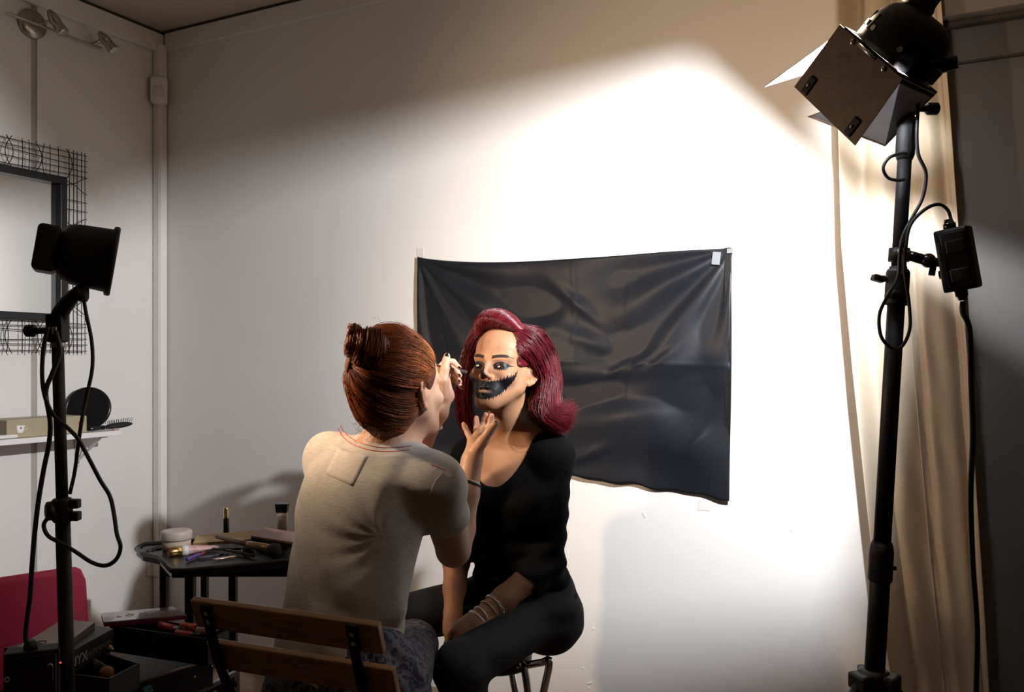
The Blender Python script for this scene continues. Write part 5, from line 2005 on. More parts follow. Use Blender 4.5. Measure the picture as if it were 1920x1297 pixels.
# pompadour: a roll of hair above the forehead
roll_c = [P(899, 622, 2.325), P(905, 606, 2.315), P(920, 598, 2.300), P(940, 598, 2.285), P(960, 606, 2.278), P(976, 617, 2.285)]
rp_ = chain(roll_c, [0.0130, 0.0195, 0.0228, 0.0218, 0.0165, 0.009], 0.012)
V, Q = sd_mesh('pompadour', rp_, 0.003, lambda p, d: d - 0.0014 * noise3(p, 70, 43))
me = arrmesh('pompadour', V, Q)
setcol(me, np.tile(HB, (len(V), 1)) * (1 + 0.25 * noise3(V, 130, 6)[:, None]))
put('front_roll', me, hair_under, mh, True)
rs_ = []
r = np.random.default_rng(8)
rc_np = crom_np(np.array([A3(p) for p in roll_c]), 60)
rrad = np.interp(np.linspace(0, 1, 60), np.linspace(0, 1, 6), [0.0155, 0.0225, 0.026, 0.025, 0.0195, 0.0115])
tang = np.gradient(rc_np, axis=0)
tang /= np.linalg.norm(tang, axis=1, keepdims=True)
fwd = A3(M_M.col[1])
for i in range(3200):
    s0 = r.uniform(0.0, 1.0)
    a0, a1 = r.uniform(-2.2, -0.9), r.uniform(2.2, 3.6)
    tt = np.linspace(0, 1, 22)
    ss_ = np.clip(s0 + (tt - .5) * 0.32 * (1 if s0 < .75 else .6), 0, 1)
    k = ss_ * 59
    ki = np.minimum(k.astype(int), 58)
    c_ = rc_np[ki] + (rc_np[ki + 1] - rc_np[ki]) * (k - ki)[:, None]
    t_ = tang[ki]
    n1 = fwd - t_ * (t_ @ fwd)[:, None]
    n1 /= np.linalg.norm(n1, axis=1, keepdims=True)
    n2 = np.cross(t_, n1)
    n2 *= np.sign(n2[:, 2:3] + 1e-9)
    a = a0 + (a1 - a0) * tt
    rr = rrad[ki] * (1 + r.normal() * .025)
    rs_.append(c_ + n1 * (np.cos(a) * rr)[:, None] + n2 * (np.sin(a) * rr)[:, None])
rs_ = np.array(rs_)
lists = [(rs_, np.full(rs_.shape[:2], 0.0006)),
         sheet_strands(side, 6500, 26, 0.0050, 0.00060, 1, tipj=0.002, cut=.25),
         sheet_strands([side[4], back[0], back[1]], 1500, 30, 0.009, 0.0007, 2, tipj=0.003, cut=.25),
         sheet_strands(rgt, 1500, 30, 0.007, 0.0007, 3, tipj=0.003, cut=.3)]
# temple: hair combed back from the parting over the side of the head to behind the ear
tmp = [[MW(-0.045, 0.066, 0.066), MW(-0.066, 0.040, 0.056), MW(-0.078, 0.012, 0.044), MW(-0.082, -0.018, 0.030), MW(-0.080, -0.040, 0.010)],
       [MW(-0.050, 0.064, 0.050), MW(-0.067, 0.042, 0.042), MW(-0.076, 0.018, 0.036), MW(-0.081, -0.012, 0.030), MW(-0.081, -0.036, 0.012)],
       [MW(-0.057, 0.058, 0.032), MW(-0.068, 0.040, 0.028), MW(-0.0745, 0.020, 0.028), MW(-0.080, -0.006, 0.031), MW(-0.082, -0.032, 0.018)],
       [MW(-0.064, 0.048, 0.014), MW(-0.070, 0.034, 0.016), MW(-0.0745, 0.018, 0.022), MW(-0.080, -0.004, 0.032), MW(-0.083, -0.030, 0.022)]]
S_, R__ = sheet_strands(tmp, 1700, 18, 0.0016, 0.00055, 4)
rl = np.random.default_rng(12)
lists.append((lift_to(hb, S_, rl.uniform(.0003, .003, (len(S_), 1)), hair_post), R__))
# crown from the parting backwards
crn = [[MW(-0.030, 0.062, 0.098), MW(-0.052, 0.030, 0.104), MW(-0.066, -0.010, 0.098), MW(-0.078, -0.045, 0.070)],
       [MW(-0.020, 0.050, 0.112), MW(-0.030, 0.012, 0.126), MW(-0.042, -0.035, 0.122), MW(-0.055, -0.075, 0.090)],
       [MW(0.000, 0.050, 0.116), MW(0.000, 0.006, 0.136), MW(0.000, -0.045, 0.132), MW(0.000, -0.095, 0.090)],
       [MW(0.030, 0.048, 0.108), MW(0.040, 0.006, 0.124), MW(0.048, -0.04, 0.118), MW(0.052, -0.08, 0.085)],
       [MW(0.052, 0.042, 0.085), MW(0.066, 0.006, 0.096), MW(0.074, -0.03, 0.092), MW(0.070, -0.07, 0.070)]]
S_, R__ = sheet_strands(crn, 1900, 18, 0.0022, 0.0006, 6)
lists.append((lift_to(hb, S_, rl.uniform(.0003, .004, (len(S_), 1)), hair_post), R__))
strand_object('hair_strands', lists, hair_m, mh, HC, 0.38)['kind'] = 'stuff'
# ------------------------------------------------------------------ wooden folding chair the artist sits on
wood = mat('honey_varnished_wood', (0.26, 0.125, 0.038), 0.36, var=0.30, scale=9, stretch=(1.2, 1.2, 14), bump=0.08, bscale=60, coat=0.3)
rivet_m = mat('zinc_rivet', (0.42, 0.40, 0.38), 0.35, metal=1.0)
CL, CR = P(360, 1121, 1.655), P(711, 1169, 1.512)      # ends of the top slat
cx_ = (CR - CL).normalized()
cw = (CR - CL).length
cy_ = UP.cross(cx_).normalized()                         # towards the sitter
tilt_b = (UP * 0.94 - cy_ * 0.34).normalized()
ch = thing('folding_chair', 'slatted wooden folding chair with black metal uprights that the artist sits on', 'chair', Vector((CL + cx_ * cw / 2 + cy_ * .2).to_2d().to_3d()))
Mb = Matrix((cx_, cy_, UP)).transposed()
nb2 = cx_.cross(tilt_b).normalized()
Mt = Matrix((cx_, nb2, tilt_b)).transposed()
for k, off in enumerate((0.030, 0.122)):
    c = CL + cx_ * (cw / 2 + (0.012 if k else 0)) - tilt_b * off
    MB().box(c, (cw, 0.016, 0.060), Mt, bevel=0.003).put('back_slat', wood, ch)
ups = []
for f in (0.095, 0.875):
    t0 = CL + cx_ * cw * f + nb2 * 0.0115 - tilt_b * 0.002
    t1 = t0 - tilt_b * 0.17
    t2 = Vector((t1.x, t1.y, 0.0)) + cy_ * 0.13 + UP * 0.40
    t3 = Vector((t1.x, t1.y, 0.0)) + cy_ * 0.42 + UP * 0.008
    u = MB()
    Mv = Mt
    pts = crom([t0, t1, t2, t3], 6)
    for i in range(len(pts) - 1):
        a_1, b_1 = pts[i], pts[i + 1]
        d = (b_1 - a_1).normalized()
        nn = cx_.cross(d).normalized()
        w, th_ = cx_ * 0.0105, nn * 0.0025
        u.hexa([a_1 - w - th_, a_1 + w - th_, a_1 + w + th_, a_1 - w + th_, b_1 - w - th_, b_1 + w - th_, b_1 + w + th_, b_1 - w + th_])
    uo = u.put('upright', blk, ch)
    for off in (0.018, 0.037, 0.110, 0.129):
        p = t0 - tilt_b * off + nb2 * 0.003
        MB().lathe(p, nb2, [(0, 0.0046), (0.0012, 0.0046), (0.0018, 0.0030), (0.0018, 0.0022), (0.0008, 0.0018)], 14).put('rivet', rivet_m, uo)
    # front leg crosses the other way
    q0 = t2 + cy_ * 0.30 + UP * 0.0
    q1 = Vector((t1.x, t1.y, 0.008)) + cy_ * -0.02
    MB().tube([q0, q1], 0.009, 8).put('leg', blk, ch)
for k in range(5):
    c = CL + cx_ * cw / 2 + cy_ * (0.055 + 0.075 * k)
    MB().box(Vector((c.x, c.y, 0.432)), (cw, 0.062, 0.018), Mb, bevel=0.003).put('seat_slat', wood, ch)

# ------------------------------------------------------------------ stool under the red-haired woman
sc_ = C(-.045, 2.46, 0)
stl = thing('stool', 'round stool with bent chrome legs under the red-haired woman', 'stool', sc_)
MB().lathe(Vector((sc_.x, sc_.y, 0.362)), UP, [(0, .095), (.006, .100), (.035, .103), (.045, .097), (.05, .08)], 36).put('seat', mat('black_vinyl_seat', (0.012, 0.012, 0.013), .4), stl)
legs = [(P(984, 1258, 2.34), P(997, 1340, 2.30)), (P(1030, 1240, 2.36), P(1010, 1345, 2.36))]
for a_1, b_1 in legs:
    ctr_ = Vector((sc_.x, sc_.y, 0.372))
    tp_2 = Vector((a_1.x, a_1.y, 0.395))
    tp_0 = ctr_ + (Vector((a_1.x, a_1.y, 0.372)) - ctr_) * .45
    dd = (b_1 - a_1)
    end = Vector((a_1.x + dd.x * 2.2, a_1.y + dd.y * 2.2, 0.012))
    MB().tube([tp_0, tp_0.lerp(tp_2, .75) + UP * .008, a_1, a_1.lerp(b_1, .5), b_1, end], 0.0105, 12, sub=5).put('leg', chrome, stl)
for ang in (60, 120):
    t = math.radians(ang)
    d = R * math.cos(t) + F * math.sin(t)
    MB().tube([Vector((sc_.x, sc_.y, .365)) + d * .07, Vector((sc_.x, sc_.y, .012)) + d * .19], 0.0105, 12).put('leg', chrome, stl)

# ------------------------------------------------------------------ mirror with a wire-grid frame on the left wall


def on_left(px, py, off=0.0):
    d = (off - CAM.x) / (F.x + R.x * (px - 960) / FPX)
    return P(px, py, d)


mo, mi_ = 0.030, 0.030
yR = on_left(160, 400, mo).y
zT, zB = on_left(160, 290, mo).z, on_left(160, 661, mo).z
yI = on_left(122, 400, mo).y
zIT, zIB = on_left(122, 333, mo).z, on_left(110, 603, mo).z
yL = yR - 0.95
yIL = yL + (yR - yI)
mir = thing('wall_mirror', 'wall mirror in a black frame bordered by a crooked grid of black wire', 'mirror', (0.02, (yL + yR) / 2, zB))
bar = 0.030
fm = mat('black_wood_frame', (0.008, 0.008, 0.009), 0.35)
for (y0, y1, z0, z1) in ((yIL, yI, zIT - bar, zIT), (yIL, yI, zIB, zIB + bar), (yI - bar, yI, zIB + bar, zIT - bar), (yIL, yIL + bar, zIB + bar, zIT - bar)):
    MB().box((0.026, (y0 + y1) / 2, (z0 + z1) / 2), (0.040, y1 - y0, z1 - z0), bevel=0.003).put('frame_bar', fm, mir)
MB().box((0.012, (yIL + yI) / 2, (zIT + zIB) / 2), (0.006, yI - yIL - 2 * bar + .004, zIT - zIB - 2 * bar + .004)).put('glass', mat('mirror_glass', (0.86, 0.86, 0.84), 0.02, metal=1.0, var=0.0), mir)
wire = mat('black_wire', (0.008, 0.008, 0.008), 0.4, metal=0.3)
r = random.Random(5)
WR = 0.0017


def wob(a, b, k, horizontal, phase):
    pts = []
    for i in range(15):
        t = i / 14
        v = a.lerp(b, t)
        w = k * math.sin(t * math.pi * 2 + phase) * math.sin(t * math.pi)
        v += (Vector((0, 0, w)) if horizontal else Vector((0, w, 0)))
        pts.append(v)
    return pts


mt_, md_ = zT - zIT, yR - yI
over = 0.006
for j in range(5):                       # wires that run along top and bottom
    for zz, sg in ((zT - (j + .25) / 5 * mt_, 1), (zB + (j + .25) / 5 * (zIB - zB), -1)):
        MB().tube(wob(Vector((mo + .003 * (j % 2), yL - over, zz)), Vector((mo + .003 * (j % 2), yR + over, zz)), 0.0 if j < 2 else r.uniform(-.012, .012), True, r.uniform(0, 6)), WR, 5).put('wire', wire, mir)
    for yy in (yR - (j + .1) / 5 * md_, yL + (j + .1) / 5 * md_):
        MB().tube(wob(Vector((mo + .003 * (j % 2), yy, zB - over)), Vector((mo + .003 * (j % 2), yy, zT + over)), 0.0 if j < 3 else r.uniform(-.006, .006), False, r.uniform(0, 6)), WR, 5).put('wire', wire, mir)
ny = 26
for i in range(ny):                      # short wires across top and bottom
    yy = yIL + (yI - yIL) * (i + r.uniform(-.18, .18)) / (ny - 1)
    for a_1, b_1 in ((zIT - .004, zT + over), (zB - over, zIB + .004)):
        cr_ = (0.030 if i % 4 == 1 else -0.030 if i % 4 == 2 else 0.003) * (1 if r.random() < .8 else .3)
        pts = []
        for q in range(9):
            t = q / 8
            pts.append(Vector((mo + .002, yy + cr_ * math.sin(t * math.pi) * .9 - (0), a_1 + (b_1 - a_1) * t)))
        MB().tube(pts, WR, 5).put('wire', wire, mir)
nz = 15
for i in range(nz):                      # short wires across the sides
    zz = zIB + (zIT - zIB) * (i + r.uniform(-.15, .15)) / (nz - 1)
    for a_1, b_1 in ((yI - .004, yR + over), (yL - over, yIL + .004)):
        cr_ = 0.016 if i % 4 == 1 else -0.016 if i % 4 == 2 else 0.001
        pts = [Vector((mo + .002, a_1 + (b_1 - a_1) * q / 8, zz + cr_ * (math.sin(q / 8 * math.pi * 1.5)))) for q in range(9)]
        MB().tube(pts, WR, 5).put('wire', wire, mir)

# ------------------------------------------------------------------ spotlight bar high on the left wall
nick = mat('brushed_nickel', (0.46, 0.42, 0.36), 0.32, metal=0.9, var=.08)
sb_c = on_left(58, 46, 0.0)
bar_l = thing('spotlight_bar', 'brushed nickel wall bar with small adjustable spotlights above the mirror', 'wall light', sb_c - UP * .06)
MB().lathe(Vector((0.001, sb_c.y, sb_c.z)), (1, 0, 0), [(0, .056), (.012, .056), (.02, .052), (.026, .03), (.028, .012)], 36, cap=True).put('rose', nick, bar_l)
bx0, bx1 = on_left(12, 24, 0.06), on_left(188, 90, 0.06)
MB().box(bx0.lerp(bx1, .5), ((bx1 - bx0).length, 0.007, 0.013), frame(Vector((1, 0, 0)), (bx1 - bx0).normalized().cross(Vector((1, 0, 0)))) if False else Matrix(((bx1 - bx0).normalized(), Vector((1, 0, 0)).cross((bx1 - bx0).normalized()).normalized(), Vector((1, 0, 0)))).transposed(), bevel=0.002).put('bar', nick, bar_l)
MB().cyl((0.02, sb_c.y, sb_c.z), (0.06, sb_c.y, sb_c.z), 0.012, n=16).put('stem', nick, bar_l)
for (p0, p1, m_l) in (((97, 28), (118, 62), 'dark'), ((192, 68), (214, 95), 'frost')):
    a_1, b_1 = on_left(p0[0], p0[1], 0.085), on_left(p1[0], p1[1], 0.12)
    d = (b_1 - a_1).normalized()
    L_ = (b_1 - a_1).length
    hd_ = MB().lathe(a_1 - d * .02, d, [(0, .004), (.002, .010), (.02, .017), (L_ * .62, .0215), (L_ * .64, .0195), (L_ * .9, .020), (L_ + .016, .0235), (L_ + .02, .0215)], 22).put('spot_head', nick, bar_l)
    MB().lathe(b_1 - d * .004, d, [(0, .0225), (.004, .0205), (.006, .012), (.0065, .002)], 20).put('bulb', mat('bulb_lens', (0.55, 0.55, 0.55), .12, metal=.5) if m_l == 'dark' else mat('frosted_bulb', (0.78, 0.74, 0.68), .35), hd_)
    pb = bx0 + (bx1 - bx0) * (((a_1 - bx0).dot((bx1 - bx0).normalized())) / (bx1 - bx0).length)
    MB().tube([pb - (bx1 - bx0).normalized() * .04, a_1.lerp(b_1, .25)], [.005, .007], 8).put('bracket', nick, bar_l)

# ------------------------------------------------------------------ shelf on the left wall
zs = on_left(113, 812, 0.12).z
y1 = on_left(226, 812, 0.20).y
y0 = y1 - 1.15
shf = thing('wall_shelf', 'white wall shelf on a bracket below the mirror holding a beige box', 'shelf', (0.1, (y0 + y1) / 2, zs - .1))
shm = mat('white_melamine', (0.82, 0.80, 0.78), 0.4, var=.02)
MB().box((0.105, (y0 + y1) / 2, zs - .010), (0.205, y1 - y0, 0.020), bevel=0.002).put('board', shm, shf)
by_ = on_left(147, 880, 0.01).y
brk = MB().box((0.006, by_, zs - .085), (0.008, 0.022, 0.13), bevel=0.002).box((0.09, by_, zs - .024), (0.16, 0.022, 0.006)).hexa([(0.01, by_ - .003, zs - .12), (0.01, by_ + .003, zs - .12), (.012, by_ + .003, zs - .13), (.012, by_ - .003, zs - .13), (.14, by_ - .003, zs - .022), (.14, by_ + .003, zs - .022), (.15, by_ + .003, zs - .03), (.15, by_ - .003, zs - .03)]).put('bracket', shm, shf)
MB().cyl((0.009, by_, zs - .135), (0.012, by_, zs - .135), .004, n=10).put('screw', steel, brk)
MB().box((0.19, y1 - .55, zs - .021), (0.02, 0.03, 0.003)).put('clip', shm, shf)
bm_ = mat('beige_cardboard', (0.40, 0.335, 0.215), 0.6, var=.05, scale=20)
ya_, yb_ = on_left(10, 800, 0.175).y, on_left(98, 800, 0.175).y
bh = zs - zs + (on_left(60, 786, 0.17).z - on_left(60, 818, 0.17).z)
bd0 = 0.150
bxx = thing('cardboard_box', 'flat beige cardboard box printed with a white cup on the shelf', 'box', (0.10, (ya_ + yb_) / 2, zs))
bc_ = Vector((0.108, ya_ + .16, zs + bh / 2 + .001))
MB().box(bc_, (bd0, 0.32, bh), bevel=0.0015, seg=1).put('carton', bm_, bxx)
MB().box(bc_ + UP * (bh / 2 + .001), (bd0 * .98, 0.316, 0.002)).put('lid', mat('beige_cardboard_lid', (0.46, 0.40, 0.28), 0.6, var=.05), bxx)
# white cup print on its front
cupc = Vector((bc_.x + bd0 / 2 + .0004, ya_ + .052, zs + bh * .5))
poly = [(-.016, .014), (.014, .014), (.012, -.004), (.006, -.013), (-.009, -.013), (-.014, -.004)]
MB().prism(poly, M4(cupc, (0, 1, 0), (0, 0, 1), (1, 0, 0)), .0005).torus(cupc + Vector((0.0004, .017, .004)), (1, 0, 0), .006, .0011, 16, 5).put('cup_print', mat('white_print', (0.8, 0.8, 0.78), .6), bxx)
MB().box(cupc + Vector((.0008, 0, .005)), (.0005, .006, .006)).put('red_mark', mat('red_print', (0.6, 0.03, 0.03), .6), bxx)
MB().box(bc_ + Vector((bd0 / 2 + .0005, .128, .006)), (.0005, .008, .010)).put('red_mark', MATS['red_print'], bxx)
# round black mirror leaning behind the box, hair brush, white packet
dc = Vector((0.075, on_left(160, 790, 0.075).y + .012, zs + 0.088))
rm = thing('hand_mirror', 'round black hand mirror leaning upright behind the beige box on the shelf', 'hand mirror', (dc.x, dc.y, zs))
MB().lathe(dc, Vector((0.62, -0.70, 0.22)).normalized(), [(-.008, .082), (-.005, .087), (.005, .087), (.008, .082), (.008, .078), (.006, .076)], 44).put('rim', blk_gloss, rm)
MB().lathe(dc, Vector((0.62, -0.70, 0.22)).normalized(), [(.0055, .077), (.0065, .077)], 40).put('glass', mat('dark_mirror_glass', (0.03, 0.03, 0.03), .05, metal=.6), rm)
hbp = [Vector((0.165, on_left(166, 806, 0.165).y, zs + .012)), Vector((0.15, on_left(196, 803, 0.15).y, zs + .012)), Vector((0.16, on_left(242, 797, 0.16).y, zs + .020))]
hbr = thing('hair_brush', 'black hair brush with bristles pointing up at the end of the shelf', 'brush', (0.15, hbp[1].y, zs))
hdv = (hbp[2] - hbp[1]).normalized()
MB().tube([hbp[0], hbp[1]], [.008, .009], 10).put('handle', blk_gloss, hbr)
hc_ = hbp[1].lerp(hbp[2], .55)
Mh = frame(hdv, UP)
MB().ball(hc_, (0.028, 0.012, (hbp[2] - hbp[1]).length * .58), Mh, n=20).put('head', blk_soft, hbr)
bs = MB()
for i in range(11):
    for j in range(3):
        b_1 = hc_ + hdv * (-.045 + .0095 * i) + Vector((0.012 * (j - 1), 0, .010))
        bs.cyl(b_1, b_1 + Vector((r.uniform(-.002, .002), r.uniform(-.002, .002), .016)) + hdv * (.006 * (i - 5) / 5), .0011, .0006, n=5)
bs.put('bristles', blk_soft, hbr)
MB().ball(hbp[1] - hdv * .004, (.010, .010, .010), n=12).put('metal_ring', nick, hbr)
pk = on_left(8, 824, 0.18)
tag(MB().box(Vector((0.165, pk.y - .03, zs + .008)), (0.05, 0.16, 0.014), Matrix.Rotation(.08, 3, 'Z'), bevel=0.005).put('cotton_packet', mat('white_plastic_film', (0.78, 0.76, 0.74), .25)), 'flat white plastic packet lying on the shelf by the box', 'packet')
tag(MB().lathe(Vector((0.185, hc_.y - .035, zs)), UP, [(0, .012), (.002, .013), (.008, .012)], 14).put('bottle_cap', mat('peach_plastic', (0.55, 0.36, 0.28), .4)), 'small peach cap under the hair brush on the shelf', 'cap')

# ------------------------------------------------------------------ pink chair
pink = mat('magenta_plastic', (0.88, 0.075, 0.21), 0.5, var=0.05, scale=6, bump=.04, bscale=120)
pc = thing('pink_chair', 'magenta plastic chair with a rounded back standing behind the lamp stand', 'chair', C(-1.30, 2.30, 0))
A0, B0 = P(-260, 1150, 2.12), P(176, 1062, 2.50)
px_ = Vector(((B0 - A0).x, (B0 - A0).y, 0)).normalized()
bwid = 0.46
B0b = Vector(B0)
zt = P(140, 1061, 2.48).z
pn = UP.cross(px_).normalized()
rows = []
for j in range(24):
    v = j / 23
    row = []
    for i in range(30):
        u_t = i / 29
        s = (u_t - .5) * 2
        z = zt - v * 0.46
        # rounded upper corners, sides taper in towards the seat
        half = bwid / 2 * (1 - 0.04 * v)
        rr_ = 0.045
        topdrop = 0.0
        xs = s * half
        ed_ = half - abs(xs)
        if ed_ < rr_:
            topdrop = rr_ - math.sqrt(max(rr_ ** 2 - (rr_ - ed_) ** 2, 0))
        zz = z - topdrop * (1 - v) ** 3 - 0.012 * s * s * (1 - v)
        c = Vector((B0b.x, B0b.y, 0)) - px_ * (half + .0) + px_ * xs + pn * (0.045 * s * s - 0.03 + 0.05 * (1 - v) ** 1.3)
        row.append((c.x, c.y, zz))
    rows.append(row)
V = np.array(rows).reshape(-1, 3)
idx = np.arange(24 * 30).reshape(24, 30)
Fq = np.stack([idx[:-1, :-1], idx[1:, :-1], idx[1:, 1:], idx[:-1, 1:]], -1).reshape(-1, 4)
o = put('backrest', arrmesh('pink_back', V, Fq), pink, pc, True)
o.modifiers.new('thickness', 'SOLIDIFY').thickness = 0.007
cc_ = Vector((B0b.x, B0b.y, 0)) - px_ * bwid / 2 + pn * 0.22
MB().box(Vector((cc_.x, cc_.y, zt - .44)), (bwid - .02, .40, .03), Matrix((px_, pn, UP)).transposed(), bevel=.013, seg=3).put('seat', pink, pc)
for sx in (-1, 1):
    for sy in (-1, 1):
        tpp = Vector((cc_.x, cc_.y, zt - .45)) + px_ * sx * .18 + pn * sy * .16
        MB().tube([tpp, Vector((tpp.x, tpp.y, .008)) + px_ * sx * .04 + pn * sy * .04], .010, 10).put('leg', chrome, pc)
# ------------------------------------------------------------------ make-up table in the corner
tbl_m = mat('black_moulded_plastic', (0.012, 0.012, 0.013), 0.38, var=.15, scale=25, bump=.10, bscale=220)
TZ = P(440, 1040, 2.62).z            # height of the tray
tb_c = C((430 - 960) / FPX * 2.72, 2.72, 0)
tab = thing('makeup_table', 'black plastic side table with a wing-shaped tray crowded with make-up', 'table', tb_c)


def tz(px, py, z=None):
    """the point at height z (tray level by default) seen at px, py"""
    z = TZ if z is None else z
    d = (CAM.z - z) * FPX / (py - HORIZON)
    return P(px, py, d)


# tray outline at tray level (front edge towards the viewer)
outl = [tz(256, 1030), tz(268, 1040), tz(300, 1047), tz(322, 1071), tz(350, 1071), tz(420, 1064), tz(490, 1057), tz(560, 1049), tz(640, 1040), tz(660, 1015), tz(640, 1000), tz(560, 1003), tz(450, 1008), tz(330, 1018), tz(270, 1021)]
b = MB()
n = len(outl)
TH = 0.018
top = [b.bm.verts.new(p) for p in outl]
bot = [b.bm.verts.new(p - UP * TH) for p in outl]
b.bm.faces.new(top)
b.bm.faces.new(list(reversed(bot)))
for i in range(n):
    b.bm.faces.new((bot[i], bot[(i + 1) % n], top[(i + 1) % n], top[i]))
b.put('tray', tbl_m, tab)
rim = MB().tube([p + UP * .002 for p in outl] + [outl[0] + UP * .002], 0.0075, 8)
rim.put('rim', tbl_m, tab)
for k in range(4):                       # moulded ribs of the wing
    MB().tube([tz(268 + k * 9, 1036 - k * 1.5) + UP * .002, tz(300 + k * 12, 1024 - k * .8) + UP * .002], .003, 6).put('tray_rib', tbl_m, tab)
MB().box(tz(470, 1042) - UP * (TH + .022), (0.50, 0.03, 0.04), Matrix((R, F, UP)).transposed(), bevel=.004).put('apron', tbl_m, tab)
for px, d, w in ((308, 2.78, .024), (357, 2.62, .030), (384, 2.86, .022), (437, 2.80, .026), (600, 2.62, .03)):
    t = P(px, 1060, d)
    MB().box(Vector((t.x, t.y, (TZ - TH) / 2)), (w * .95, 0.024, TZ - TH), Matrix((R, F, UP)).transposed(), bevel=.003).put('leg', tbl_m, tab)


def item(name, label, cat, loc):
    return thing(name, label, cat, loc)


# clear jar of powder
jz = tz(331, 1030)
j = item('powder_jar', 'clear plastic jar of loose beige powder on the table wing', 'jar', jz)
MB().lathe(jz, UP, [(0, .036), (.003, .041), (.032, .043)], 30).put('powder', mat('beige_powder', (0.50, 0.38, 0.29), .7), j)
MB().lathe(jz + UP * .033, UP, [(0, .046), (.004, .047), (.022, .047), (.027, .044), (.028, .03)], 30).put('lid', mat('frosted_clear_plastic', (0.56, 0.48, 0.42), .3, alpha=.75), j)
# foundation tube with gold cap and copper end
ta, tb2, tc_ = tz(316, 1036, TZ + .013), tz(362, 1030, TZ + .013), tz(398, 1024, TZ + .010)
j = item('foundation_tube', 'pink and white cosmetic tube with a gold cap lying on the table edge', 'tube', ta)
d = (tb2 - ta).normalized()
MB().lathe(ta, d, [(0, .0155), (.001, .016), (.034, .016), (.036, .0145)], 22).put('cap', mat('gold_metal', (0.62, 0.40, 0.14), .22, metal=1.0), j)
MB().lathe(ta - d * .001, -d, [(0, .0145), (.0006, .014)], 22).put('cap_end', mat('copper_red', (0.62, 0.13, 0.05), .3, metal=.3), j)
b = MB()
M_ = frame(d, UP)
L_ = (tc_ - ta).length
b.rings([(ta + d * .036, .0155), (ta + d * .055, .0155)], M_, 20)
b.put('collar', mat('white_plastic', (0.78, 0.76, 0.74), .35), j)
b = MB()
for k in range(9):
    t = k / 8
    b_r = .0155
    ring = []
    c = ta + d * (.055 + (L_ - .05) * t)
    for i in range(18):
        a = 2 * math.pi * i / 18
        ring.append(c + M_ @ Vector((math.cos(a) * b_r * (1 + .35 * t), math.sin(a) * b_r * (1 - .88 * t), 0)))
    if k:
        for i in range(18):
            b.hexa
    prev_ring = ring if k == 0 else prev_ring
    if k:
        vs0 = [b.bm.verts.new(p) for p in prev_ring]
        vs1 = [b.bm.verts.new(p) for p in ring]
        for i in range(18):
            f = b.bm.faces.new((vs0[i], vs0[(i + 1) % 18], vs1[(i + 1) % 18], vs1[i]))
            f.smooth = True
        prev_ring = ring
b.put('body', mat('pink_tube', (0.70, 0.42, 0.40), .4, var=.25, scale=40), j)


def pencil(name, label, p, q, r, m1, m2, cat='pencil', tip=None):
    d = (q - p).normalized()
    L_ = (q - p).length
    j = item(name, label, cat, p)
    MB().lathe(p, d, [(0, r * .8), (.002, r), (L_ * .68, r), (L_ * .68 + .001, r * .93)], 12).put('barrel', m1, j)
    MB().lathe(p + d * L_ * .68, d, [(0, r), (L_ * .30, r), (L_ * .32, r * .6)], 12).put('cap', m2, j)
    return j


pur = mat('purple_lacquer', (0.10, 0.05, 0.22), .3)
pencil('eye_pencil', 'purple eye pencil with a maroon end lying beside the pink tube', tz(350, 1049, TZ + .008), tz(384, 1036, TZ + .008), .0060, pur, mat('maroon_lacquer', (0.16, 0.02, 0.03), .3))
pencil('lip_pencil', 'slim dark red lip pencil lying between the pink tube and the gold palette', tz(372, 1026, TZ + .01), tz(400, 1022, TZ + .012), .0045, mat('dark_red_lacquer', (0.25, 0.02, 0.03), .3), blk_gloss)
pencil('eye_liner', 'slim grey eyeliner pen lying across the middle of the table tray', tz(372, 1046, TZ + .006), tz(428, 1038, TZ + .006), .0042, mat('slate_lacquer', (0.06, 0.05, 0.08), .3), blk_gloss)
pencil('slim_brush', 'slim black make-up brush lying under the big powder brush', tz(420, 1030, TZ + .009), tz(478, 1042, TZ + .008), .0045, blk_gloss, mat('dark_bristles', (0.03, 0.022, 0.02), .7))
pencil('thin_brush', 'thin dark brown brush lying parallel to the gold palette', tz(398, 1029, TZ + .011), tz(452, 1029, TZ + .012), .0040, mat('dark_brown_lacquer', (0.05, 0.03, 0.02), .3), blk_gloss)
# tweezers
t0, t1 = tz(398, 1049, TZ + .006), tz(444, 1042, TZ + .006)
j = item('tweezers', 'small pink metal tweezers lying near the front edge of the table', 'tweezers', t0)
for s in (-1, 1):
    sdv = (t1 - t0).normalized().cross(UP) * .004 * s
    MB().tube([t0, t0.lerp(t1, .4) + sdv, t1 + sdv * .9], [.0026, .0030, .0020], 8, sub=4).put('arm', mat('rose_gold', (0.72, 0.50, 0.45), .25, metal=.9), j)
# gold palette, tilted
gm = mat('gold_card', (0.50, 0.33, 0.15), .42, metal=.25, var=.06)
g = [tz(362, 1018, TZ + .016), tz(480, 1010, TZ + .028), tz(481, 994, TZ + .045), tz(369, 1003, TZ + .028)]
j = item('gold_palette', 'flat gold-brown make-up palette lying tilted in the middle of the table', 'palette', g[0])
b = MB().slab(g, -.010)
b.put('case', gm, j)
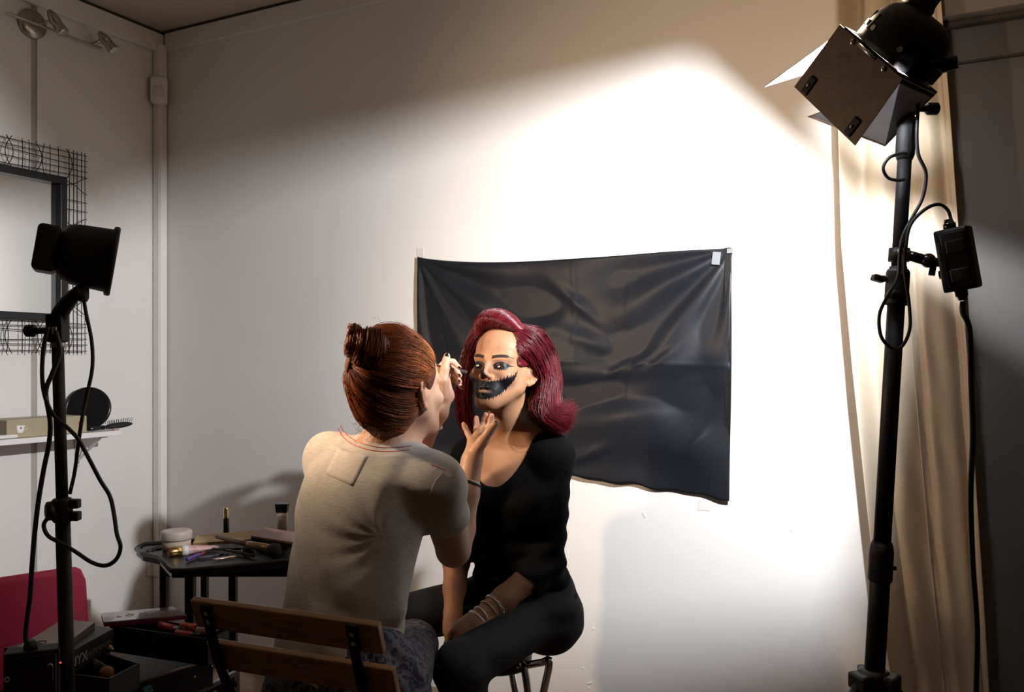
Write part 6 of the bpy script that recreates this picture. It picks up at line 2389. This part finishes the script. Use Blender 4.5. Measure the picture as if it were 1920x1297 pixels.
# big powder brush
p, q = tz(405, 1005, TZ + .040), tz(506, 1030, TZ + .030)
d = (q - p).normalized()
L_ = (q - p).length
j = item('powder_brush', 'large powder brush with a bronze handle lying across the gold palette', 'makeup brush', q)
MB().lathe(p, d, [(0, .004), (.003, .0065), (L_ * .5, .0085), (L_ * .62, .0085)], 18).put('handle', mat('bronze_lacquer', (0.16, 0.115, 0.065), .32, metal=.4), j)
MB().lathe(p + d * L_ * .6, d, [(0, .0090), (.01, .0105), (L_ * .4, .0155)], 20).put('ferrule', mat('bronze_metal', (0.34, 0.23, 0.12), .28, metal=.8), j)
MB().lathe(q, d, [(0, .0150), (.012, .0215), (.026, .0225), (.036, .016), (.040, .005)], 22).put('bristles', mat('black_bristles', (0.012, 0.011, 0.011), .8, bump=.6, bscale=250), j)
# small clear pot, dark tray beside
j0 = tz(466, 1036, TZ)
j = item('eyeshadow_pot', 'small black pot with a clear lid beside the big powder brush', 'pot', j0)
MB().lathe(j0, UP, [(0, .017), (.014, .018)], 22).put('base', blk_gloss, j)
MB().lathe(j0 + UP * .014, UP, [(0, .0195), (.008, .0195), (.010, .017)], 22).put('lid', mat('grey_clear_plastic', (0.45, 0.42, 0.38), .15, alpha=.85), j)
# stacked dark palette and mauve box at the back
m_ = [tz(470, 1004, TZ + .040), tz(560, 1018, TZ + .052), tz(572, 1000, TZ + .055), tz(495, 988, TZ + .048)]
j = item('mauve_palette', 'mauve make-up palette lying tilted on dark boxes at the back of the table', 'palette', m_[0])
MB().slab(m_, -.006).put('lid', mat('mauve_card', (0.26, 0.135, 0.125), .45, var=.08), j)
MB().slab([p - UP * .007 for p in m_], -.010).put('base', blk_gloss, j)
c = tz(520, 1022, TZ)
tag(MB().box(c + UP * .013, (0.13, 0.09, 0.024), Matrix.Rotation(.3 + YAW, 3, 'Z'), bevel=.003).put('storage_box', mat('dark_grey_box', (0.03, 0.03, 0.032), .5)), 'dark grey storage box under the mauve palette on the table', 'box')
c = tz(470, 1010, TZ)
tag(MB().box(c + UP * .012, (0.10, 0.06, 0.022), Matrix.Rotation(.1 + YAW, 3, 'Z'), bevel=.003).put('compact_case', blk_gloss), 'closed glossy black compact case behind the gold palette', 'compact')
# lipstick with gold top, standing at the back
lz = tz(424, 1001, TZ)
j = item('lipstick', 'gold and black lipstick standing upright behind the gold palette', 'lipstick', lz)
kx = P(424, 997, (CAM.z - TZ) * FPX / (1001 - HORIZON)).z
MB().lathe(lz, UP, [(0, .0098), (.052, .0098), (.053, .009)], 20).put('base', blk_gloss, j)
MB().lathe(lz + UP * .053, UP, [(0, .0082), (.002, .0085), (.034, .0085), (.036, .0075)], 20).put('cap', mat('bright_gold', (0.70, 0.55, 0.25), .12, metal=1.0), j)
# foundation bottles
fz_ = tz(529, 1004, TZ)
sc = (CAM - fz_).length
j = item('foundation_bottle', 'beige foundation tube standing on its wide black cap end up beside the artist', 'bottle', fz_)
fb = mat('beige_foundation', (0.56, 0.43, 0.34), .35)
frm = Matrix((R, F, UP)).transposed()
MB().rings([(fz_, .019), (fz_ + UP * .05, .020), (fz_ + UP * .078, .021)], Matrix.Identity(3), 20, ell=(1, .7)).put('tube_body', fb, j)
MB().box(fz_ + UP * .093, (.036, .026, .030), frm, bevel=.002, taper=(1.22, 1.15)).put('cap', blk_gloss, j)
text('print', 'FOUNDATION', .0052, M4(fz_ + UP * .066 - F * .0152, R, UP, -F), mat('grey_print', (0.25, 0.22, 0.2), .6), j)
for k in range(3):
    MB().box(fz_ + UP * (.052 - k * .004) - F * .0150, (.016 - k * .003, .0006, .0012), frm).put('print_line', MATS['grey_print'], j)
f2 = tz(566, 1006, TZ)
j = item('pump_bottle', 'beige bottle with a black pump half hidden behind the artist', 'bottle', f2)
MB().lathe(f2, UP, [(0, .020), (.070, .020), (.076, .012)], 22).put('glass', fb, j)
MB().lathe(f2 + UP * .076, UP, [(0, .013), (.020, .013), (.022, .005), (.034, .004), (.038, .006), (.042, .005)], 16).put('pump', blk_gloss, j)

# ------------------------------------------------------------------ socket with charger behind the table
swy = on_left(289, 1060, 0.0)
so = item('wall_socket', 'white plug and charger in the wall socket beneath the table wing', 'socket', swy - UP * .04)
MB().box(Vector((0.006, swy.y, swy.z)), (.012, .08, .08), bevel=.006).put('plate', white_trim, so)
MB().box(Vector((0.030, swy.y, swy.z - .01)), (.05, .045, .075), bevel=.012, seg=3).put('plug', mat('ivory_plastic', (0.62, 0.58, 0.50), .4), so)
MB().tube([Vector((.035, swy.y, swy.z - .04)), Vector((.05, swy.y - .02, swy.z - .14)), Vector((.06, swy.y - .05, swy.z - .30)), Vector((.06, swy.y - .06, .02))], .0028, 6, sub=4).put('cable', mat('ivory_plastic', (0.62, 0.58, 0.50), .4), so)
s2 = on_left(297, 1075, 0.03)
tag(MB().tube([s2 + UP * .05, s2, s2 - UP * .2 + Vector((0.01, -.01, 0)), Vector((s2.x + .05, s2.y - .05, .01))], .0035, 6, sub=4).put('wall_cable', rub), 'black cable dropping down the wall beside the ivory plug', 'cord')

# ------------------------------------------------------------------ open make-up case on a low stand
case_m = mat('black_case_lining', (0.009, 0.009, 0.010), 0.55, var=.15, scale=30, bump=.15, bscale=180)
alu = mat('case_aluminium', (0.62, 0.62, 0.63), .3, metal=1.0, var=.06)
CZ = P(300, 1185, 2.28).z            # top of the trays
Kc = C((255 - 960) / FPX * 2.05, 2.05, 0)
cs = thing('makeup_case', 'open black make-up case with trays, aluminium edges and zebra lining', 'case', Vector((Kc.x, Kc.y, CZ - .30)))


def cz(px, py, z):
    d = (CAM.z - z) * FPX / (py - HORIZON)
    return P(px, py, d)


def tray(name, quad, depth, wall=.004):
    """open tray from its four rim corners"""
    q = [Vector(p) for p in quad]
    cen = sum(q, Vector()) / 4
    b = MB()
    for i in range(4):
        a_1, b_1 = q[i], q[(i + 1) % 4]
        inw = (cen - (a_1 + b_1) / 2)
        inw -= (b_1 - a_1).normalized() * inw.dot((b_1 - a_1).normalized())
        inw = inw.normalized() * wall
        dn = UP * -depth
        b.hexa([a_1 + dn, b_1 + dn, b_1 + dn + inw, a_1 + dn + inw, a_1, b_1, b_1 + inw, a_1 + inw])
    b.hexa([p - UP * depth for p in q] + [p - UP * (depth - wall) for p in q])
    return b.put(name, case_m, cs)


Zt = CZ
# back tray that holds lipsticks, front tray that holds brushes, lower drawer with bright edge
tr1 = tray('upper_tray', [cz(205, 1172, Zt), cz(390, 1198, Zt), cz(430, 1180, Zt), cz(260, 1158, Zt)], .07)
tr2 = tray('front_tray', [cz(118, 1262, Zt - .02), cz(205, 1272, Zt - .02), cz(262, 1243, Zt - .02), cz(170, 1215, Zt - .02)], .06)
MB().slab([cz(205, 1180, Zt - .005), cz(118, 1225, Zt - .005), cz(118, 1297, Zt - .25), cz(205, 1250, Zt - .25)], .004).put('side_panel', case_m, cs)
bq = [cz(60, 1340, Zt - .10), cz(398, 1236, Zt - .10)]
base_c = (bq[0] + bq[1]) / 2
dv = (bq[1] - bq[0]).normalized()
pv_ = UP.cross(dv).normalized()
MB().box(base_c + pv_ * .16 - UP * .13, ((bq[1] - bq[0]).length, .30, .20), Matrix((dv, pv_, UP)).transposed(), bevel=.004).put('case_body', case_m, cs)
MB().box(base_c - UP * .035, ((bq[1] - bq[0]).length, .006, .07), Matrix((dv, pv_, UP)).transposed()).put('drawer_front', case_m, cs)
MB().box(base_c + UP * .0015 - pv_ * .002, ((bq[1] - bq[0]).length, .006, .004), Matrix((dv, pv_, UP)).transposed()).put('edge_trim', mat('copper_edge', (0.60, 0.44, 0.34), .3, metal=1.0), cs)
for f in (.62, .88):
    p = bq[0].lerp(bq[1], f) - UP * .03 - pv_ * .004
    MB().lathe(p, -pv_, [(0, .0032), (.0012, .0032), (.0018, .0015)], 12).put('rivet', steel, cs)
bk = bq[1] + dv * .012
MB().box(bk + dv * .02 - UP * .008, (.075, .010, .022), Matrix((dv, pv_, UP)).transposed(), bevel=.001, seg=1).box(bk + dv * .02 - UP * .018 - pv_ * .008, (.075, .022, .003), Matrix((dv, pv_, UP)).transposed()).put('corner_bracket', alu, cs)
# zebra-lined aluminium lid standing open beneath
zeb = bpy.data.materials.new('zebra_print')
zeb.use_nodes = True
N, L = nt(zeb)
wv = N.new('ShaderNodeTexWave')
wv.inputs['Scale'].default_value = 9
wv.inputs['Distortion'].default_value = 9
wv.inputs['Detail'].default_value = 1
wv.inputs['Detail Scale'].default_value = 1.6
tc = N.new('ShaderNodeTexCoord')
L.new(tc.outputs['Object'], wv.inputs['Vector'])
rp = N.new('ShaderNodeValToRGB')
rp.color_ramp.interpolation = 'CONSTANT'
rp.color_ramp.elements[0].color = (0.012, 0.012, 0.012, 1)
rp.color_ramp.elements[1].position = .5
rp.color_ramp.elements[1].color = (0.55, 0.53, 0.50, 1)
L.new(wv.outputs['Fac'], rp.inputs[0])
L.new(rp.outputs[0], N['Principled BSDF'].inputs['Base Color'])
N['Principled BSDF'].inputs['Roughness'].default_value = .35
lq = [cz(300, 1330, Zt - .20), cz(445, 1255, Zt - .15)]
ld = (lq[1] - lq[0]).normalized()
lp_ = UP.cross(ld).normalized()
lc = (lq[0] + lq[1]) / 2
ll = (lq[1] - lq[0]).length
MB().box(lc - UP * .12, (ll, .012, .22), Matrix((ld, lp_, UP)).transposed()).put('zebra_panel', zeb, cs)
for s in (-1, 1):
    MB().box(lc + ld * s * ll / 2 - UP * .12, (.012, .020, .24), Matrix((ld, lp_, UP)).transposed(), bevel=.003).put('edge_rail', alu, cs)
MB().box(lc - UP * .006, (ll, .020, .012), Matrix((ld, lp_, UP)).transposed(), bevel=.003).put('edge_rail', alu, cs)
MB().box(lc - ld * .02 - UP * .10, (.030, .022, .20), Matrix((ld, lp_, UP)).transposed(), bevel=.01).put('edge_rail', alu, cs)
MB().box(lc - ld * .05 - UP * .02 - lp_ * .012, (.020, .008, .028), Matrix((ld, lp_, UP)).transposed(), bevel=.002).put('latch', alu, cs)
MB().box(cz(276, 1292, Zt - .12), (.020, .012, .012), Matrix((ld, lp_, UP)).transposed()).put('blue_tag', mat('blue_tag', (0.12, 0.32, 0.50), .5), cs)
tag(MB().box(Vector((base_c.x, base_c.y, 0)) + pv_ * .16 + UP * (Zt - .34) / 2, (.52, .30, Zt - .34), Matrix((dv, pv_, UP)).transposed(), bevel=.006).put('low_stand', tbl_m), 'low black stand the open make-up case rests on', 'stand')

# palettes on the case
LQ = [cz(195, 1166, Zt + .012), cz(350, 1152, Zt + .012), cz(325, 1137, Zt + .012), cz(190, 1149, Zt + .012)]
j = thing('eyeshadow_palette', 'closed grey-pink eyeshadow palette with a magenta side on the case tray', 'palette', LQ[0])
ctr = sum(LQ, Vector()) / 4
MB().slab(LQ, -.004).put('lid', mat('grey_pink_gloss', (0.34, 0.27, 0.29), .12, var=.02, coat=.6), j)
MB().slab([p - UP * .005 for p in LQ], -.008).put('base', mat('magenta_plastic_dark', (0.30, 0.02, 0.12), .4), j)
vx = (LQ[1] - LQ[0]).normalized()
vy = UP.cross(vx).normalized()
text('lettering', 'L O R A C', .030, M4(ctr + UP * .0006, vx, vy, UP), mat('silver_print', (0.72, 0.70, 0.70), .3), j)
# black box with lettering, bronze palette on it
NX = mat('black_card', (0.013, 0.013, 0.014), .45)
NQ = [cz(120, 1229, Zt + .025), cz(212, 1178, Zt + .025), cz(170, 1172, Zt + .025), cz(8, 1214, Zt + .025)]
j = thing('palette_box', 'black cosmetics box with silver lettering on its side beside the pink chair', 'box', NQ[0])
MB().slab(NQ, -.055).put('carton', NX, j)
vx = (NQ[1] - NQ[0]).normalized()
vn = vx.cross(UP).normalized()
if vn.dot(CAM - NQ[0]) < 0:
    vn = -vn
prt = mat('grey_silver_print', (0.42, 0.42, 0.42), .4)
L_ = (NQ[1] - NQ[0]).length
text('lettering', 'NYX', .034, M4(NQ[0] + vx * L_ * .28 - UP * .030 + vn * .0006, vx, UP, vn), prt, j)
text('lettering', 'BEAUTY SCHOOL', .015, M4(NQ[0] + vx * L_ * .68 - UP * .030 + vn * .0006, vx, UP, vn), mat('dim_print', (0.16, 0.16, 0.16), .5), j)
BQ = [cz(103, 1222, Zt + .040), cz(178, 1166, Zt + .040), cz(118, 1160, Zt + .040), cz(32, 1213, Zt + .040)]
j = thing('bronze_palette', 'bronze-brown palette with a round emblem lying on the black cosmetics box', 'palette', BQ[0])
MB().slab(BQ, -.006).put('lid', mat('bronze_gloss', (0.20, 0.145, 0.11), .28, metal=.3, var=.08), j)
MB().slab([p - UP * .0065 for p in BQ], -.0015).put('gold_line', mat('pale_gold', (0.60, 0.50, 0.32), .25, metal=1.0), j)
MB().slab([p - UP * .0085 for p in BQ], -.006).put('base', mat('bronze_gloss', (0.20, 0.145, 0.11), .28), j)
em = cz(74, 1205, Zt + .0405)
MB().torus(em, UP, .016, .0012, 28, 5, ell=(1, .8)).box(em, (.012, .004, .001)).put('emblem', mat('dark_engraving', (0.04, 0.03, 0.025), .5), j)

# lipsticks and brushes in the trays
red = mat('red_lacquer', (0.52, 0.045, 0.04), .3)
org = mat('orange_red_lacquer', (0.50, 0.09, 0.02), .3)
pkp = mat('dusty_pink_plastic', (0.52, 0.36, 0.36), .35)
for nm, lb, a_1, b_1, r_, m1, m2 in (
        ('lip_gloss', 'long coral red lip gloss lying in the case tray', (300, 1171), (344, 1184), .0105, red, blk_gloss),
        ('lipstick', 'short orange-red lipstick lying behind the coral lip gloss', (340, 1172), (366, 1177), .0105, org, org),
        ('lip_gloss', 'red and black lip gloss lying in front in the case tray', (330, 1186), (372, 1193), .0095, red, blk_gloss),
        ('lipstick', 'dusty pink lipstick with a silver end in the case tray by the chair', (368, 1182), (412, 1182), .0115, pkp, mat('silver_plastic', (0.6, 0.6, 0.62), .25, metal=.8))):
    pencil(nm, lb, cz(a_1[0], a_1[1], Zt - .006), cz(b_1[0], b_1[1], Zt - .006), r_, m1, m2, 'lip gloss' if nm == 'lip_gloss' else 'lipstick')
p, q = cz(150, 1228, Zt - .03), cz(196, 1259, Zt - .03)
d = (q - p).normalized()
j = thing('kabuki_brush', 'short black brush with an orange-brown tuft in the front case tray', 'makeup brush', p)
MB().lathe(p, d, [(0, .010), (.05, .012), ((q - p).length, .014)], 16).put('handle', blk_gloss, j)
MB().lathe(q, d, [(0, .013), (.014, .017), (.024, .014), (.028, .004)], 18).put('bristles', mat('orange_brown_bristles', (0.32, 0.12, 0.04), .7, bump=.5, bscale=250), j)
p, q = cz(200, 1213, Zt - .02), cz(216, 1219, Zt - .02)
tag(MB().lathe(p, (q - p), [(0, .011), (.006, .010), (.030, .003), (.032, .001)], 14).put('sponge', mat('peach_sponge', (0.55, 0.42, 0.30), .8)), 'small peach applicator sponge between the case trays', 'sponge')
c = cz(140, 1245, Zt - .03)
tag(MB().lathe(c, (R * .8 - F * .5 + UP * .2).normalized(), [(-.02, .012), (.0, .016), (.02, .016), (.022, .012)], 18).put('mascara', mat('grey_plastic', (0.16, 0.17, 0.17), .35)), 'short grey cosmetic tube lying at the end of the front case tray', 'tube')
